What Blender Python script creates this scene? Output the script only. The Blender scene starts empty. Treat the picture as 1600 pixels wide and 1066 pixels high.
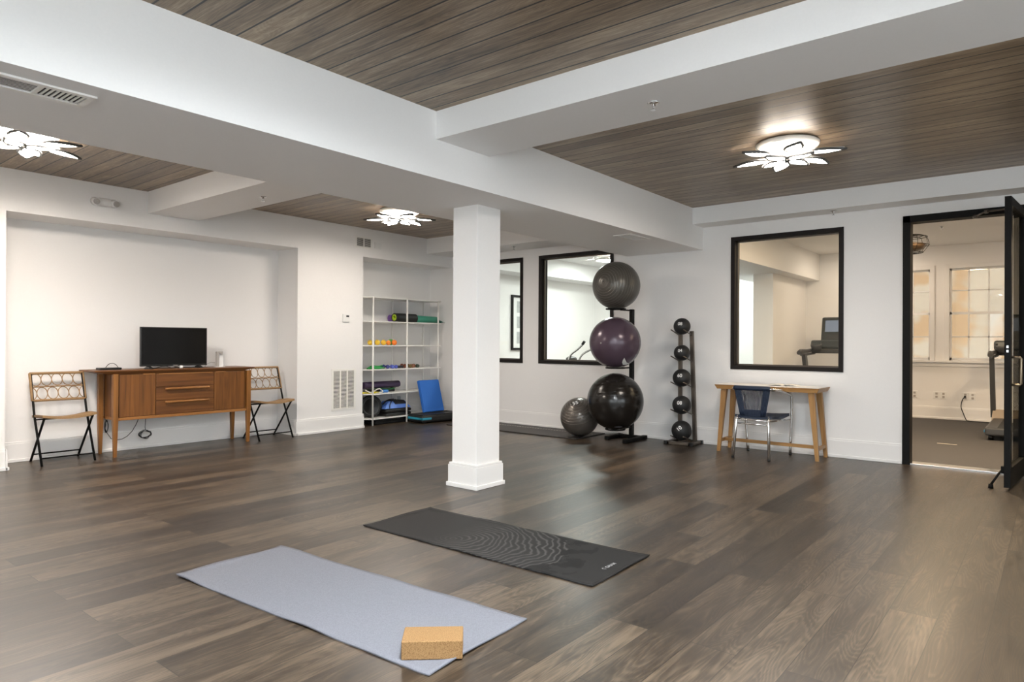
import bpy, bmesh, math, random
from mathutils import Vector, Matrix
random.seed(7)
PI = math.pi
S = bpy.context.scene
COL = S.collection

# ------------------------------------------------------------------ camera
YAW, PITCH, ROLL, FPX = 0.680060548, 2.16602192e-03, 5.05359291e-03, 1052.62277
fw = Vector((math.cos(YAW)*math.cos(PITCH), math.sin(YAW)*math.cos(PITCH), math.sin(PITCH)))
rt = fw.cross(Vector((0, 0, 1))).normalized()
up = rt.cross(fw)
r2 = math.cos(ROLL)*rt + math.sin(ROLL)*up
u2 = -math.sin(ROLL)*rt + math.cos(ROLL)*up
cd = bpy.data.cameras.new('camera')
cd.sensor_fit = 'HORIZONTAL'; cd.sensor_width = 36.0
cd.lens = FPX/1600*36.0; cd.clip_start = 0.05; cd.clip_end = 200
cam = bpy.data.objects.new('camera', cd); COL.objects.link(cam)
cam.matrix_world = Matrix(((r2.x, u2.x, -fw.x, 0), (r2.y, u2.y, -fw.y, 0), (r2.z, u2.z, -fw.z, 1.19), (0, 0, 0, 1)))
S.camera = cam

# ------------------------------------------------------------------ world, exposure
W = bpy.data.worlds.new('world'); S.world = W; W.use_nodes = True
bgn = W.node_tree.nodes['Background']
bgn.inputs['Color'].default_value = (0.86, 0.93, 1.0, 1); bgn.inputs['Strength'].default_value = 3.0
S.view_settings.view_transform = 'Standard'; S.view_settings.look = 'None'
S.view_settings.gamma = 1.0; S.view_settings.use_curve_mapping = False
S.view_settings.exposure = 1.13
# lamp strengths, the room's unseen cool ones added (emission of their glowing faces)
LAMP_WARM = 66.0; LAMP_COOL = 200.0; GYM_WARM = 84.0; GYM_COOL = 56.0

# ------------------------------------------------------------------ materials
def new_mat(name):
    m = bpy.data.materials.new(name); m.use_nodes = True
    return m, m.node_tree, m.node_tree.nodes['Principled BSDF']
def srgb(r, g, b):
    f = lambda c: (c/255/12.92) if c/255 <= .04045 else ((c/255+.055)/1.055)**2.4
    return (f(r), f(g), f(b), 1)
def plain(name, col, rough=.5, metal=0., spec=.5, bump=0., bscale=200., var=0., coat=0.):
    m, t, b = new_mat(name)
    b.inputs['Roughness'].default_value = rough; b.inputs['Metallic'].default_value = metal
    b.inputs['Specular IOR Level'].default_value = spec; b.inputs['Coat Weight'].default_value = coat
    tc = t.nodes.new('ShaderNodeTexCoord'); n = t.nodes.new('ShaderNodeTexNoise')
    n.inputs['Scale'].default_value = bscale; n.inputs['Detail'].default_value = 3
    t.links.new(tc.outputs['Object'], n.inputs['Vector'])
    mx = t.nodes.new('ShaderNodeMix'); mx.data_type = 'RGBA'
    v = max(var, .02)
    mx.inputs[6].default_value = (col[0]*(1-v), col[1]*(1-v), col[2]*(1-v), 1)
    mx.inputs[7].default_value = (min(1, col[0]*(1+v)), min(1, col[1]*(1+v)), min(1, col[2]*(1+v)), 1)
    t.links.new(n.outputs['Fac'], mx.inputs[0]); t.links.new(mx.outputs[2], b.inputs['Base Color'])
    if bump:
        bp = t.nodes.new('ShaderNodeBump'); bp.inputs['Strength'].default_value = bump; bp.inputs['Distance'].default_value = .002
        t.links.new(n.outputs['Fac'], bp.inputs['Height']); t.links.new(bp.outputs['Normal'], b.inputs['Normal'])
    return m
def emit(name, col, strength, base=.9):
    m, t, b = new_mat(name)
    b.inputs['Base Color'].default_value = (base, base, base, 1)
    b.inputs['Emission Color'].default_value = (*col, 1); b.inputs['Emission Strength'].default_value = strength
    return m
def ramp(t, stops):
    r = t.nodes.new('ShaderNodeValToRGB'); e = r.color_ramp.elements
    e[0].position, e[0].color = stops[0]; e[1].position, e[1].color = stops[-1]
    for p, c in stops[1:-1]:
        k = e.new(p); k.color = c
    return r
def math_n(t, op, a, b=None, c=None):
    n = t.nodes.new('ShaderNodeMath'); n.operation = op
    for i, v in enumerate((a, b, c)):
        if v is None: continue
        if isinstance(v, (int, float)): n.inputs[i].default_value = v
        else: t.links.new(v, n.inputs[i])
    return n.outputs[0]
def planks(name, along_x, width, length, dark, mid, light, groove, rough, var=.5, bump=.15, gro=.003, gcontrast=1., spec=.5, ringc=.12):
    m, t, b = new_mat(name)
    tc = t.nodes.new('ShaderNodeTexCoord'); mp = t.nodes.new('ShaderNodeMapping')
    mp.inputs['Rotation'].default_value = (0, 0, 0 if along_x else PI/2)
    mp.inputs['Location'].default_value = (.3 if along_x else 10., -.033 if along_x else 0, 0)
    t.links.new(tc.outputs['Object'], mp.inputs['Vector'])
    br = t.nodes.new('ShaderNodeTexBrick'); br.offset = .37; br.offset_frequency = 2
    br.inputs['Scale'].default_value = 1; br.inputs['Brick Width'].default_value = length; br.inputs['Row Height'].default_value = width
    br.inputs['Mortar Size'].default_value = gro; br.inputs['Mortar Smooth'].default_value = .2
    br.inputs['Color1'].default_value = (0, 0, 0, 1); br.inputs['Color2'].default_value = (1, 1, 1, 1); br.inputs['Mortar'].default_value = (.5, .5, .5, 1)
    t.links.new(mp.outputs['Vector'], br.inputs['Vector'])
    rnd = t.nodes.new('ShaderNodeSeparateColor'); t.links.new(br.outputs['Color'], rnd.inputs[0])
    rv = rnd.outputs[0]
    # grain: stretched noise, shifted per plank
    cmb = t.nodes.new('ShaderNodeCombineXYZ'); sh = math_n(t, 'MULTIPLY', rv, 37.0)
    t.links.new(sh, cmb.inputs[0]); t.links.new(sh, cmb.inputs[1]); t.links.new(sh, cmb.inputs[2])
    ad = t.nodes.new('ShaderNodeVectorMath'); ad.operation = 'ADD'
    t.links.new(mp.outputs['Vector'], ad.inputs[0]); t.links.new(cmb.outputs[0], ad.inputs[1])
    def stretched(sx, sy, sc, det, dist=0.):
        q = t.nodes.new('ShaderNodeMapping'); q.inputs['Scale'].default_value = (sx, sy, 1)
        t.links.new(ad.outputs[0], q.inputs['Vector'])
        n = t.nodes.new('ShaderNodeTexNoise'); n.inputs['Scale'].default_value = sc; n.inputs['Detail'].default_value = det
        n.inputs['Distortion'].default_value = dist; n.inputs['Roughness'].default_value = .62
        t.links.new(q.outputs[0], n.inputs['Vector']); return n.outputs['Fac']
    broad = stretched(.9, 7, 1.6, 3, .6); fine = stretched(1.6, 42, 3.2, 6, .3)
    # cathedral figure: contour lines of a slow stretched noise
    q = t.nodes.new('ShaderNodeMapping'); q.inputs['Scale'].default_value = (.8, 5.2, 1)
    t.links.new(ad.outputs[0], q.inputs['Vector'])
    cn = t.nodes.new('ShaderNodeTexNoise'); cn.inputs['Scale'].default_value = 1.5; cn.inputs['Detail'].default_value = 1.2; cn.inputs['Distortion'].default_value = .35
    t.links.new(q.outputs[0], cn.inputs['Vector'])
    jit = math_n(t, 'MULTIPLY_ADD', fine, .05, cn.outputs['Fac'])
    rings = math_n(t, 'MULTIPLY_ADD', math_n(t, 'SINE', math_n(t, 'MULTIPLY', jit, 150.)), .5, .5)
    rings = math_n(t, 'POWER', rings, 1.6)
    s1 = math_n(t, 'MULTIPLY_ADD', math_n(t, 'SUBTRACT', fine, .5), 1.0*gcontrast, .5)
    s2 = math_n(t, 'MULTIPLY_ADD', math_n(t, 'SUBTRACT', broad, .5), .95*gcontrast, s1)
    s3 = math_n(t, 'MULTIPLY_ADD', math_n(t, 'SUBTRACT', rings, .4), ringc, s2)
    s4 = math_n(t, 'MULTIPLY_ADD', math_n(t, 'SUBTRACT', rv, .5), var, s3)
    rp = ramp(t, [(.15, dark), (.5, mid), (.85, light)]); t.links.new(s4, rp.inputs[0])
    mx = t.nodes.new('ShaderNodeMix'); mx.data_type = 'RGBA'
    t.links.new(br.outputs['Fac'], mx.inputs[0]); t.links.new(rp.outputs[0], mx.inputs[6]); mx.inputs[7].default_value = groove
    t.links.new(mx.outputs[2], b.inputs['Base Color'])
    b.inputs['Specular IOR Level'].default_value = spec
    rr = math_n(t, 'MULTIPLY_ADD', fine, .18, rough-.09); t.links.new(rr, b.inputs['Roughness'])
    h = math_n(t, 'SUBTRACT', math_n(t, 'MULTIPLY', s3, .35), br.outputs['Fac'])
    bp = t.nodes.new('ShaderNodeBump'); bp.inputs['Strength'].default_value = bump; bp.inputs['Distance'].default_value = .003
    t.links.new(h, bp.inputs['Height']); t.links.new(bp.outputs['Normal'], b.inputs['Normal'])
    return m
def grain(name, axis, dark, light, rough=.4, sc=1., coat=0.):
    m, t, b = new_mat(name)
    tc = t.nodes.new('ShaderNodeTexCoord'); mp = t.nodes.new('ShaderNodeMapping')
    s = [22*sc, 22*sc, 22*sc]; s[axis] = 1.1*sc; mp.inputs['Scale'].default_value = s
    t.links.new(tc.outputs['Object'], mp.inputs['Vector'])
    n = t.nodes.new('ShaderNodeTexNoise'); n.inputs['Scale'].default_value = 1.4; n.inputs['Detail'].default_value = 6; n.inputs['Distortion'].default_value = .8
    t.links.new(mp.outputs[0], n.inputs['Vector'])
    r = ramp(t, [(.3, dark), (.7, light)]); t.links.new(n.outputs['Fac'], r.inputs[0]); t.links.new(r.outputs[0], b.inputs['Base Color'])
    b.inputs['Roughness'].default_value = rough; b.inputs['Coat Weight'].default_value = coat
    bp = t.nodes.new('ShaderNodeBump'); bp.inputs['Strength'].default_value = .08; bp.inputs['Distance'].default_value = .001
    t.links.new(n.outputs['Fac'], bp.inputs['Height']); t.links.new(bp.outputs['Normal'], b.inputs['Normal'])
    return m
def glass_mat(name, tint=(1, 1, 1), ior=1.45):
    m = bpy.data.materials.new(name); m.use_nodes = True; t = m.node_tree; t.nodes.clear()
    o = t.nodes.new('ShaderNodeOutputMaterial'); mx = t.nodes.new('ShaderNodeMixShader')
    tr = t.nodes.new('ShaderNodeBsdfTransparent'); tr.inputs[0].default_value = (*tint, 1)
    gl = t.nodes.new('ShaderNodeBsdfGlossy'); gl.inputs['Roughness'].default_value = .01
    lw = t.nodes.new('ShaderNodeLayerWeight'); lw.inputs['Blend'].default_value = .5
    f0 = ((ior-1)/(ior+1))**2
    sch = math_n(t, 'MULTIPLY_ADD', math_n(t, 'POWER', lw.outputs['Facing'], 5.0), 1-f0, f0)   # Schlick, same from both faces of the pane
    t.links.new(sch, mx.inputs[0]); t.links.new(tr.outputs[0], mx.inputs[1]); t.links.new(gl.outputs[0], mx.inputs[2])
    t.links.new(mx.outputs[0], o.inputs[0]); return m
def ball_mat(name, col, rough, freq, strength, metal=0.):
    """vinyl ball with moulded latitude ridges round its own Z axis"""
    m, t, b = new_mat(name)
    tc = t.nodes.new('ShaderNodeTexCoord'); nm = t.nodes.new('ShaderNodeVectorMath'); nm.operation = 'NORMALIZE'
    t.links.new(tc.outputs['Object'], nm.inputs[0]); sp = t.nodes.new('ShaderNodeSeparateXYZ'); t.links.new(nm.outputs[0], sp.inputs[0])
    ang = math_n(t, 'ARCCOSINE', sp.outputs[2]); s = math_n(t, 'SINE', math_n(t, 'MULTIPLY', ang, freq))
    p = math_n(t, 'POWER', math_n(t, 'MULTIPLY_ADD', s, .5, .5), 18.0)
    near = math_n(t, 'LESS_THAN', math_n(t, 'ABSOLUTE', math_n(t, 'SUBTRACT', ang, .72)), .66)
    p = math_n(t, 'MULTIPLY', p, near)
    bp = t.nodes.new('ShaderNodeBump'); bp.inputs['Strength'].default_value = strength; bp.inputs['Distance'].default_value = .004
    t.links.new(p, bp.inputs['Height']); t.links.new(bp.outputs['Normal'], b.inputs['Normal'])
    n = t.nodes.new('ShaderNodeTexNoise'); n.inputs['Scale'].default_value = 6; t.links.new(tc.outputs['Object'], n.inputs['Vector'])
    mx = t.nodes.new('ShaderNodeMix'); mx.data_type = 'RGBA'
    mx.inputs[6].default_value = col; mx.inputs[7].default_value = (col[0]*3.2, col[1]*3.2, col[2]*3.2, 1)
    t.links.new(math_n(t, 'MULTIPLY', p, strength*.4), mx.inputs[0]); t.links.new(mx.outputs[2], b.inputs['Base Color'])
    b.inputs['Roughness'].default_value = rough; b.inputs['Metallic'].default_value = metal
    return m
def black_mat_mat():
    m, t, b = new_mat('ring_print_mat')
    tc = t.nodes.new('ShaderNodeTexCoord')
    n = t.nodes.new('ShaderNodeTexNoise'); n.inputs['Scale'].default_value = 3.2; n.inputs['Detail'].default_value = 3
    t.links.new(tc.outputs['Object'], n.inputs['Vector'])
    sp = t.nodes.new('ShaderNodeSeparateXYZ'); t.links.new(tc.outputs['Object'], sp.inputs[0])
    dx = math_n(t, 'SUBTRACT', sp.outputs[0], -.147); dy = math_n(t, 'SUBTRACT', sp.outputs[1], .209)
    d = math_n(t, 'SQRT', math_n(t, 'ADD', math_n(t, 'POWER', math_n(t, 'ABSOLUTE', math_n(t, 'MULTIPLY', dx, 1.15)), 2.), math_n(t, 'POWER', math_n(t, 'ABSOLUTE', dy), 2.)))
    d2 = math_n(t, 'MULTIPLY_ADD', n.outputs['Fac'], .22, d)
    w = math_n(t, 'POWER', math_n(t, 'MULTIPLY_ADD', math_n(t, 'SINE', math_n(t, 'MULTIPLY', d2, 165.)), .5, .5), 3.5)
    fade = t.nodes.new('ShaderNodeMapRange'); fade.inputs[1].default_value = .12; fade.inputs[2].default_value = -.12; t.links.new(dy, fade.inputs[0])
    inside = math_n(t, 'MULTIPLY', math_n(t, 'LESS_THAN', d2, .84), fade.outputs[0])
    ring = math_n(t, 'MULTIPLY', w, inside)
    n2 = t.nodes.new('ShaderNodeTexNoise'); n2.inputs['Scale'].default_value = 9; n2.inputs['Detail'].default_value = 5
    t.links.new(tc.outputs['Object'], n2.inputs['Vector'])
    band = math_n(t, 'LESS_THAN', math_n(t, 'ABSOLUTE', math_n(t, 'SUBTRACT', d2, .88)), .095)
    blot = math_n(t, 'MULTIPLY', band, math_n(t, 'GREATER_THAN', n2.outputs['Fac'], .50))
    a = t.nodes.new('ShaderNodeMix'); a.data_type = 'RGBA'; a.inputs[6].default_value = srgb(30, 29, 29); a.inputs[7].default_value = srgb(78, 76, 74)
    t.links.new(math_n(t, 'MULTIPLY', ring, .85), a.inputs[0])
    c = t.nodes.new('ShaderNodeMix'); c.data_type = 'RGBA'; c.inputs[7].default_value = srgb(10, 10, 11)
    t.links.new(blot, c.inputs[0]); t.links.new(a.outputs[2], c.inputs[6]); t.links.new(c.outputs[2], b.inputs['Base Color'])
    b.inputs['Roughness'].default_value = .68; b.inputs['Specular IOR Level'].default_value = .35
    return m
def speck_mat(name, base, speck, scale, thr, rough=.8, bump=.3):
    m, t, b = new_mat(name)
    tc = t.nodes.new('ShaderNodeTexCoord'); n = t.nodes.new('ShaderNodeTexNoise'); n.inputs['Scale'].default_value = scale; n.inputs['Detail'].default_value = 2
    t.links.new(tc.outputs['Object'], n.inputs['Vector'])
    r = ramp(t, [(thr-.06, base), (thr+.06, speck)]); t.links.new(n.outputs['Fac'], r.inputs[0]); t.links.new(r.outputs[0], b.inputs['Base Color'])
    bp = t.nodes.new('ShaderNodeBump'); bp.inputs['Strength'].default_value = bump; bp.inputs['Distance'].default_value = .001
    t.links.new(n.outputs['Fac'], bp.inputs['Height']); t.links.new(bp.outputs['Normal'], b.inputs['Normal'])
    b.inputs['Roughness'].default_value = rough; return m

PAINT = plain('wall_paint', (.85, .83, .81), .55, spec=.3, bump=.02, bscale=90, var=.006)
CPAINT = plain('ceiling_paint', (.88, .865, .85), .6, spec=.25, bump=.02, bscale=90, var=.006)
TRIMP = plain('trim_paint', (.84, .82, .80), .35, spec=.45, var=.005)
FLOOR = planks('vinyl_plank_floor', True, .1832, 1.42, srgb(27, 20, 15), srgb(57, 46, 35), srgb(100, 85, 68), srgb(22, 17, 13), .37, var=.42, bump=.06, gro=.0018, gcontrast=.9, spec=.8, ringc=.15)
CEILW = planks('stained_ceiling_boards', False, .138, 30.0, srgb(70, 57, 45), srgb(138, 118, 95), srgb(192, 172, 144), srgb(22, 17, 13), .34, var=.16, bump=.35, gro=.006, gcontrast=.8, spec=.5, ringc=.07)
RUBFL = speck_mat('speckled_rubber_floor', srgb(62, 59, 57), srgb(96, 91, 86), 160, .62, .75, .15)
WALV = grain('walnut_vertical', 2, srgb(92, 55, 24), srgb(132, 84, 38), .40)
WALH = grain('walnut_horizontal', 0, srgb(88, 52, 24), srgb(124, 78, 37), .40)
TEAK = grain('light_teak', 0, srgb(138, 90, 44), srgb(172, 118, 64), .4)
TEAKV = grain('light_teak_vertical', 2, srgb(122, 78, 34), srgb(150, 100, 48), .4)
OAK = grain('oak_vertical', 2, srgb(142, 102, 58), srgb(176, 134, 82), .45)
OAKH = grain('oak_horizontal', 1, srgb(142, 102, 58), srgb(176, 134, 82), .45)
BLK = plain('black_metal', srgb(17, 16, 15), .55, spec=.15)
BLKF = plain('black_frame_paint', srgb(27, 22, 20), .55, spec=.25)
GRYM = plain('grey_bronze_metal', srgb(104, 96, 88), .35, metal=.7)
ALU = plain('polished_aluminium', (.78, .77, .76, 1), .22, metal=1.)
CHROME = plain('chrome', (.8, .8, .8, 1), .12, metal=1.)
BRASS = plain('brushed_brass_steel', srgb(150, 136, 116), .3, metal=.9)
BPLA = plain('black_plastic', srgb(22, 22, 22), .35, spec=.5)
SCREEN = plain('tv_screen', srgb(14, 14, 15), .16, spec=.5)
WPLA = plain('white_plastic', (.80, .79, .77), .4)
WMET = plain('white_powder_coat', (.84, .82, .78), .4)
GPLA = plain('grey_plastic', srgb(170, 164, 158), .45)
DGPL = plain('dark_grey_plastic', srgb(70, 70, 70), .45)
RAT = plain('woven_rattan', srgb(150, 118, 80), .6, bump=.6, bscale=180, var=.25)
BWEAVE = plain('blue_woven_cord', srgb(24, 38, 60), .5, bump=.8, bscale=260, var=.3)
MEDB = plain('black_rubber_ball', srgb(26, 26, 27), .55, bump=.35, bscale=220, var=.1)
WHT = plain('white_print', (.75, .75, .74, 1), .5)
BALLG = ball_mat('graphite_burst_ball', srgb(92, 88, 82), .30, 56, .8, .4)
BALLP = ball_mat('purple_ball', srgb(84, 68, 80), .24, 60, .03, .15)
BALLK = ball_mat('black_ball', srgb(30, 27, 24), .20, 52, .25, .1)
BALLS = ball_mat('silver_grey_ball', srgb(98, 92, 86), .28, 44, .8, .4)
CORK = speck_mat('cork', srgb(150, 116, 74), srgb(116, 82, 46), 330, .56, .85, .5)
GREYMAT = speck_mat('blue_grey_mat', srgb(112, 113, 121), srgb(121, 122, 130), 260, .5, .75, .25)
RINGMAT = black_mat_mat()
LOUV = plain('dark_duct', srgb(44, 41, 38), .7)
GLASS = glass_mat('clear_glass', (.97, .98, .97), 1.35)
GLASSD = glass_mat('door_glass', (.84, .83, .78), 1.4)
CLEAR = glass_mat('clear_acrylic', (.93, .95, .95), 1.5)
BRICK = speck_mat('outside_render', srgb(222, 214, 200), srgb(214, 186, 152), 1.6, .52, .9, .1)
def rubber(name, c, r=.6): return plain(name, srgb(*c), r, bump=.15, bscale=150)

# ------------------------------------------------------------------ mesh builder
class MB:
    def __init__(s): s.b = bmesh.new(); s.m = []
    def _verts(s, vs, M): 
        if M is not None:
            for v in vs: v.co = M @ v.co
    def box(s, x0, x1, y0, y1, z0, z1, bev=0., M=None, seg=2):
        r = bmesh.ops.create_cube(s.b, size=1)['verts']
        for v in r: v.co = Vector(((x0+x1)/2+v.co.x*(x1-x0), (y0+y1)/2+v.co.y*(y1-y0), (z0+z1)/2+v.co.z*(z1-z0)))
        if bev:
            es = list({e for v in r for e in v.link_edges})
            g = bmesh.ops.bevel(s.b, geom=es, offset=bev, segments=seg, profile=.5, affect='EDGES')
            r = list({v for f in g['faces'] for v in f.verts} | {v for v in r if v.is_valid})
        s._verts(r, M); return s
    def cyl(s, p0, p1, r0, r1=None, n=20, cap=True, smooth=True):
        p0, p1 = Vector(p0), Vector(p1); r1 = r0 if r1 is None else r1
        d = (p1-p0).normalized(); a = d.orthogonal().normalized(); c = d.cross(a)
        A = [s.b.verts.new(p0+(a*math.cos(2*PI*i/n)+c*math.sin(2*PI*i/n))*r0) for i in range(n)]
        B = [s.b.verts.new(p1+(a*math.cos(2*PI*i/n)+c*math.sin(2*PI*i/n))*r1) for i in range(n)]
        for i in range(n):
            f = s.b.faces.new((A[i], A[(i+1) % n], B[(i+1) % n], B[i])); f.smooth = smooth
        if cap: s.b.faces.new(A[::-1]); s.b.faces.new(B)
        return s
    def tube(s, pts, r, n=10, closed=False, flat=None):
        P = [Vector(p) for p in pts]; N = len(P); rings = []; prev = None
        for i in range(N):
            if closed: d = (P[(i+1) % N]-P[i-1]).normalized()
            else: d = (P[min(i+1, N-1)]-P[max(i-1, 0)]).normalized()
            a = d.orthogonal().normalized() if prev is None else (prev-d*prev.dot(d)).normalized()
            prev = a; c = d.cross(a); rr = r[i] if isinstance(r, (list, tuple)) else r
            rings.append([s.b.verts.new(P[i]+(a*math.cos(2*PI*k/n)+c*math.sin(2*PI*k/n))*rr) for k in range(n)])
        for i in range(N if closed else N-1):
            A, B = rings[i], rings[(i+1) % N]
            off = 0
            if closed and i == N-1:
                off = min(range(n), key=lambda o: (A[0].co-B[o].co).length)
            for k in range(n):
                f = s.b.faces.new((A[k], A[(k+1) % n], B[(k+1+off) % n], B[(k+off) % n])); f.smooth = True
        if not closed: s.b.faces.new(rings[0][::-1]); s.b.faces.new(rings[-1])
        return s
    def sphere(s, c, r, u=32, v=20, sc=(1, 1, 1), M=None):
        q = bmesh.ops.create_uvsphere(s.b, u_segments=u, v_segments=v, radius=1)['verts']
        for w in q:
            w.co = Vector((w.co.x*r*sc[0], w.co.y*r*sc[1], w.co.z*r*sc[2]))
            if M is not None: w.co = M @ w.co
            w.co += Vector(c)
        for f in {f for w in q for f in w.link_faces}: f.smooth = True
        return s
    def lathe(s, prof, n=40, M=None, smooth=True):
        """profile [(r,z)...] spun about z"""
        rings = []
        for r, z in prof:
            if r < 1e-6: rings.append([s.b.verts.new(Vector((0, 0, z)))])
            else: rings.append([s.b.verts.new(Vector((r*math.cos(2*PI*k/n), r*math.sin(2*PI*k/n), z))) for k in range(n)])
        for A, B in zip(rings, rings[1:]):
            for k in range(n):
                if len(A) == 1 and len(B) == 1: continue
                if len(A) == 1: f = s.b.faces.new((A[0], B[k], B[(k+1) % n]))
                elif len(B) == 1: f = s.b.faces.new((A[k], A[(k+1) % n], B[0]))
                else: f = s.b.faces.new((A[k], A[(k+1) % n], B[(k+1) % n], B[k]))
                f.smooth = smooth
        if M is not None:
            for R in rings: s._verts(R, M)
        return s
    def prism(s, poly, z0, z1, M=None):
        A = [s.b.verts.new(Vector((x, y, z0))) for x, y in poly]; B = [s.b.verts.new(Vector((x, y, z1))) for x, y in poly]
        n = len(poly)
        s.b.faces.new(A[::-1]); s.b.faces.new(B)
        for i in range(n): s.b.faces.new((A[i], A[(i+1) % n], B[(i+1) % n], B[i]))
        s._verts(A+B, M); return s
    def hexa(s, A, B):
        """frustum between two quads"""
        a = [s.b.verts.new(Vector(p)) for p in A]; b = [s.b.verts.new(Vector(p)) for p in B]
        s.b.faces.new(a[::-1]); s.b.faces.new(b)
        for i in range(4): s.b.faces.new((a[i], a[(i+1) % 4], b[(i+1) % 4], b[i]))
        return s
    def grid(s, f, nu, nv, thick=0., smooth=True):
        """sheet f(u,v)->Vector for u,v in 0..1; thickness downward"""
        T = [[s.b.verts.new(Vector(f(i/nu, j/nv))) for j in range(nv+1)] for i in range(nu+1)]
        for i in range(nu):
            for j in range(nv):
                q = s.b.faces.new((T[i][j], T[i+1][j], T[i+1][j+1], T[i][j+1])); q.smooth = smooth
        if thick:
            D = [[s.b.verts.new(T[i][j].co-Vector((0, 0, thick))) for j in range(nv+1)] for i in range(nu+1)]
            for i in range(nu):
                for j in range(nv): s.b.faces.new((D[i][j], D[i][j+1], D[i+1][j+1], D[i+1][j])).smooth = smooth
            for i in range(nu):
                s.b.faces.new((T[i][0], D[i][0], D[i+1][0], T[i+1][0])); s.b.faces.new((T[i+1][nv], D[i+1][nv], D[i][nv], T[i][nv]))
            for j in range(nv):
                s.b.faces.new((T[0][j+1], D[0][j+1], D[0][j], T[0][j])); s.b.faces.new((T[nu][j], D[nu][j], D[nu][j+1], T[nu][j+1]))
        return s
    def build(s, name, mat, parent=None, loc=None, rot=None, normals=True):
        if normals: bmesh.ops.recalc_face_normals(s.b, faces=s.b.faces)
        me = bpy.data.meshes.new(name); s.b.to_mesh(me); s.b.free()
        me.materials.append(mat); o = bpy.data.objects.new(name, me); COL.objects.link(o)
        if parent: o.parent = parent
        if loc: o.location = loc
        if rot: o.rotation_euler = rot
        return o
def tag(o, label=None, cat=None, group=None, kind=None):
    if label: o['label'] = label
    if cat: o['category'] = cat
    if group: o['group'] = group
    if kind: o['kind'] = kind
    return o
def thing(name, label, cat, loc=(0, 0, 0), rz=0, group=None):
    o = bpy.data.objects.new(name, None); COL.objects.link(o); o.empty_display_size = .1
    o.location = loc; o.rotation_euler = (0, 0, rz); return tag(o, label, cat, group)
def struct(name, mb, mat, parent=None):
    o = mb.build(name, mat, parent); o['kind'] = 'structure'; return o
def kids(o): return [c for c in bpy.data.objects if c.parent == o]
def dup(o, parent=None):
    c = o.copy(); COL.objects.link(c)
    if parent: c.parent = parent
    for k in kids(o): dup(k, c)
    return c
def text_mesh(txt, size):
    cu = bpy.data.curves.new('txt', 'FONT'); cu.body = txt; cu.size = size; cu.align_x = 'CENTER'; cu.align_y = 'CENTER'; cu.offset = size*.02
    ob = bpy.data.objects.new('txt', cu); COL.objects.link(ob)
    dg = bpy.context.evaluated_depsgraph_get(); me = bpy.data.meshes.new_from_object(ob.evaluated_get(dg))
    bpy.data.objects.remove(ob); bpy.data.curves.remove(cu); return me
def text_part(name, txt, size, mat, parent, M=None, ball=None, sub=True):
    me = text_mesh(txt, size); bm = bmesh.new(); bm.from_mesh(me); bpy.data.meshes.remove(me)
    if ball:
        bmesh.ops.triangulate(bm, faces=bm.faces)
        bmesh.ops.subdivide_edges(bm, edges=[e for e in bm.edges if e.calc_length() > size*.15], cuts=2, use_grid_fill=False)
        R, tilt, direction = ball    # wrap on sphere radius R, facing direction
        w = Vector(direction).normalized(); e = Vector((0, 0, 1)).cross(w).normalized(); n = w.cross(e)
        ex = e*math.cos(tilt)+n*math.sin(tilt); ny = -e*math.sin(tilt)+n*math.cos(tilt)
        for v in bm.verts: v.co = (w*math.cos(0)+ex*(v.co.x/R)+ny*(v.co.y/R)).normalized()*(R*1.006)
    elif M is not None:
        for v in bm.verts: v.co = M @ v.co
    me = bpy.data.meshes.new(name); bm.to_mesh(me); bm.free(); me.materials.append(mat)
    o = bpy.data.objects.new(name, me); COL.objects.link(o); o.parent = parent; return o

# ================================================================== THE SETTING
XR, YB, YN, YN2, XG = 7.675, 7.45, 7.89, 7.92, 12.70
X0, Y0 = -2.6, -3.6
ZT, ZB = 2.76, 2.305
XE = 7.80      # far face of the right wall
struct('floor', MB().box(X0-.1, XR+.03, Y0-.1, 8.0, -.06, 0), FLOOR)
struct('floor_gym', MB().box(XR+.031, XG+.1, Y0-.1, 8.0, -.06, 0), RUBFL)
struct('ceiling', MB().box(X0, 7.6, Y0, 7.5, ZT, ZT+.05), CEILW)
struct('ceiling_gym', MB().box(XE-.02, XG+.1, Y0-.1, 8.0, 2.775, 2.83), CPAINT)
struct('ceiling_beam', MB().box(X0, XR+.01, 3.285, 4.30, ZB, ZT+.02), CPAINT)
struct('ceiling_beam', MB().box(3.23, 3.78, Y0, 3.29, 2.57, ZT+.02), CPAINT)
struct('ceiling_beam', MB().box(3.10, 3.64, 4.29, YB+.01, 2.53, ZT+.02), CPAINT)
struct('ceiling_beam', MB().box(7.38, XR+.01, Y0, 3.29, 2.57, ZT+.02), CPAINT)
struct('ceiling_beam', MB().box(7.14, XR+.01, 4.29, YB+.01, 2.53, ZT+.02), CPAINT)
struct('ceiling_beam', MB().box(X0, -1.9, Y0, 3.29, 2.57, ZT+.02), CPAINT)
struct('ceiling_beam', MB().box(X0, XR, Y0-.01, -3.0, 2.56, ZT+.02), CPAINT)
# back wall with two recesses
wb = MB()
wb.box(X0, 1.87, YB, 8.0, 0, 2.9); wb.box(4.905, 5.935, YB, 8.0, 0, 2.9)
wb.box(1.87, 4.905, YB, 8.0, 2.37, 2.9); wb.box(5.935, XR, YB, 8.0, 2.364, 2.9)
wb.box(1.87, 4.905, YN, 8.0, 0, 2.37); wb.box(5.935, XR, YN2, 8.0, 0, 2.364)
struct('wall_back', wb, PAINT)
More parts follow.
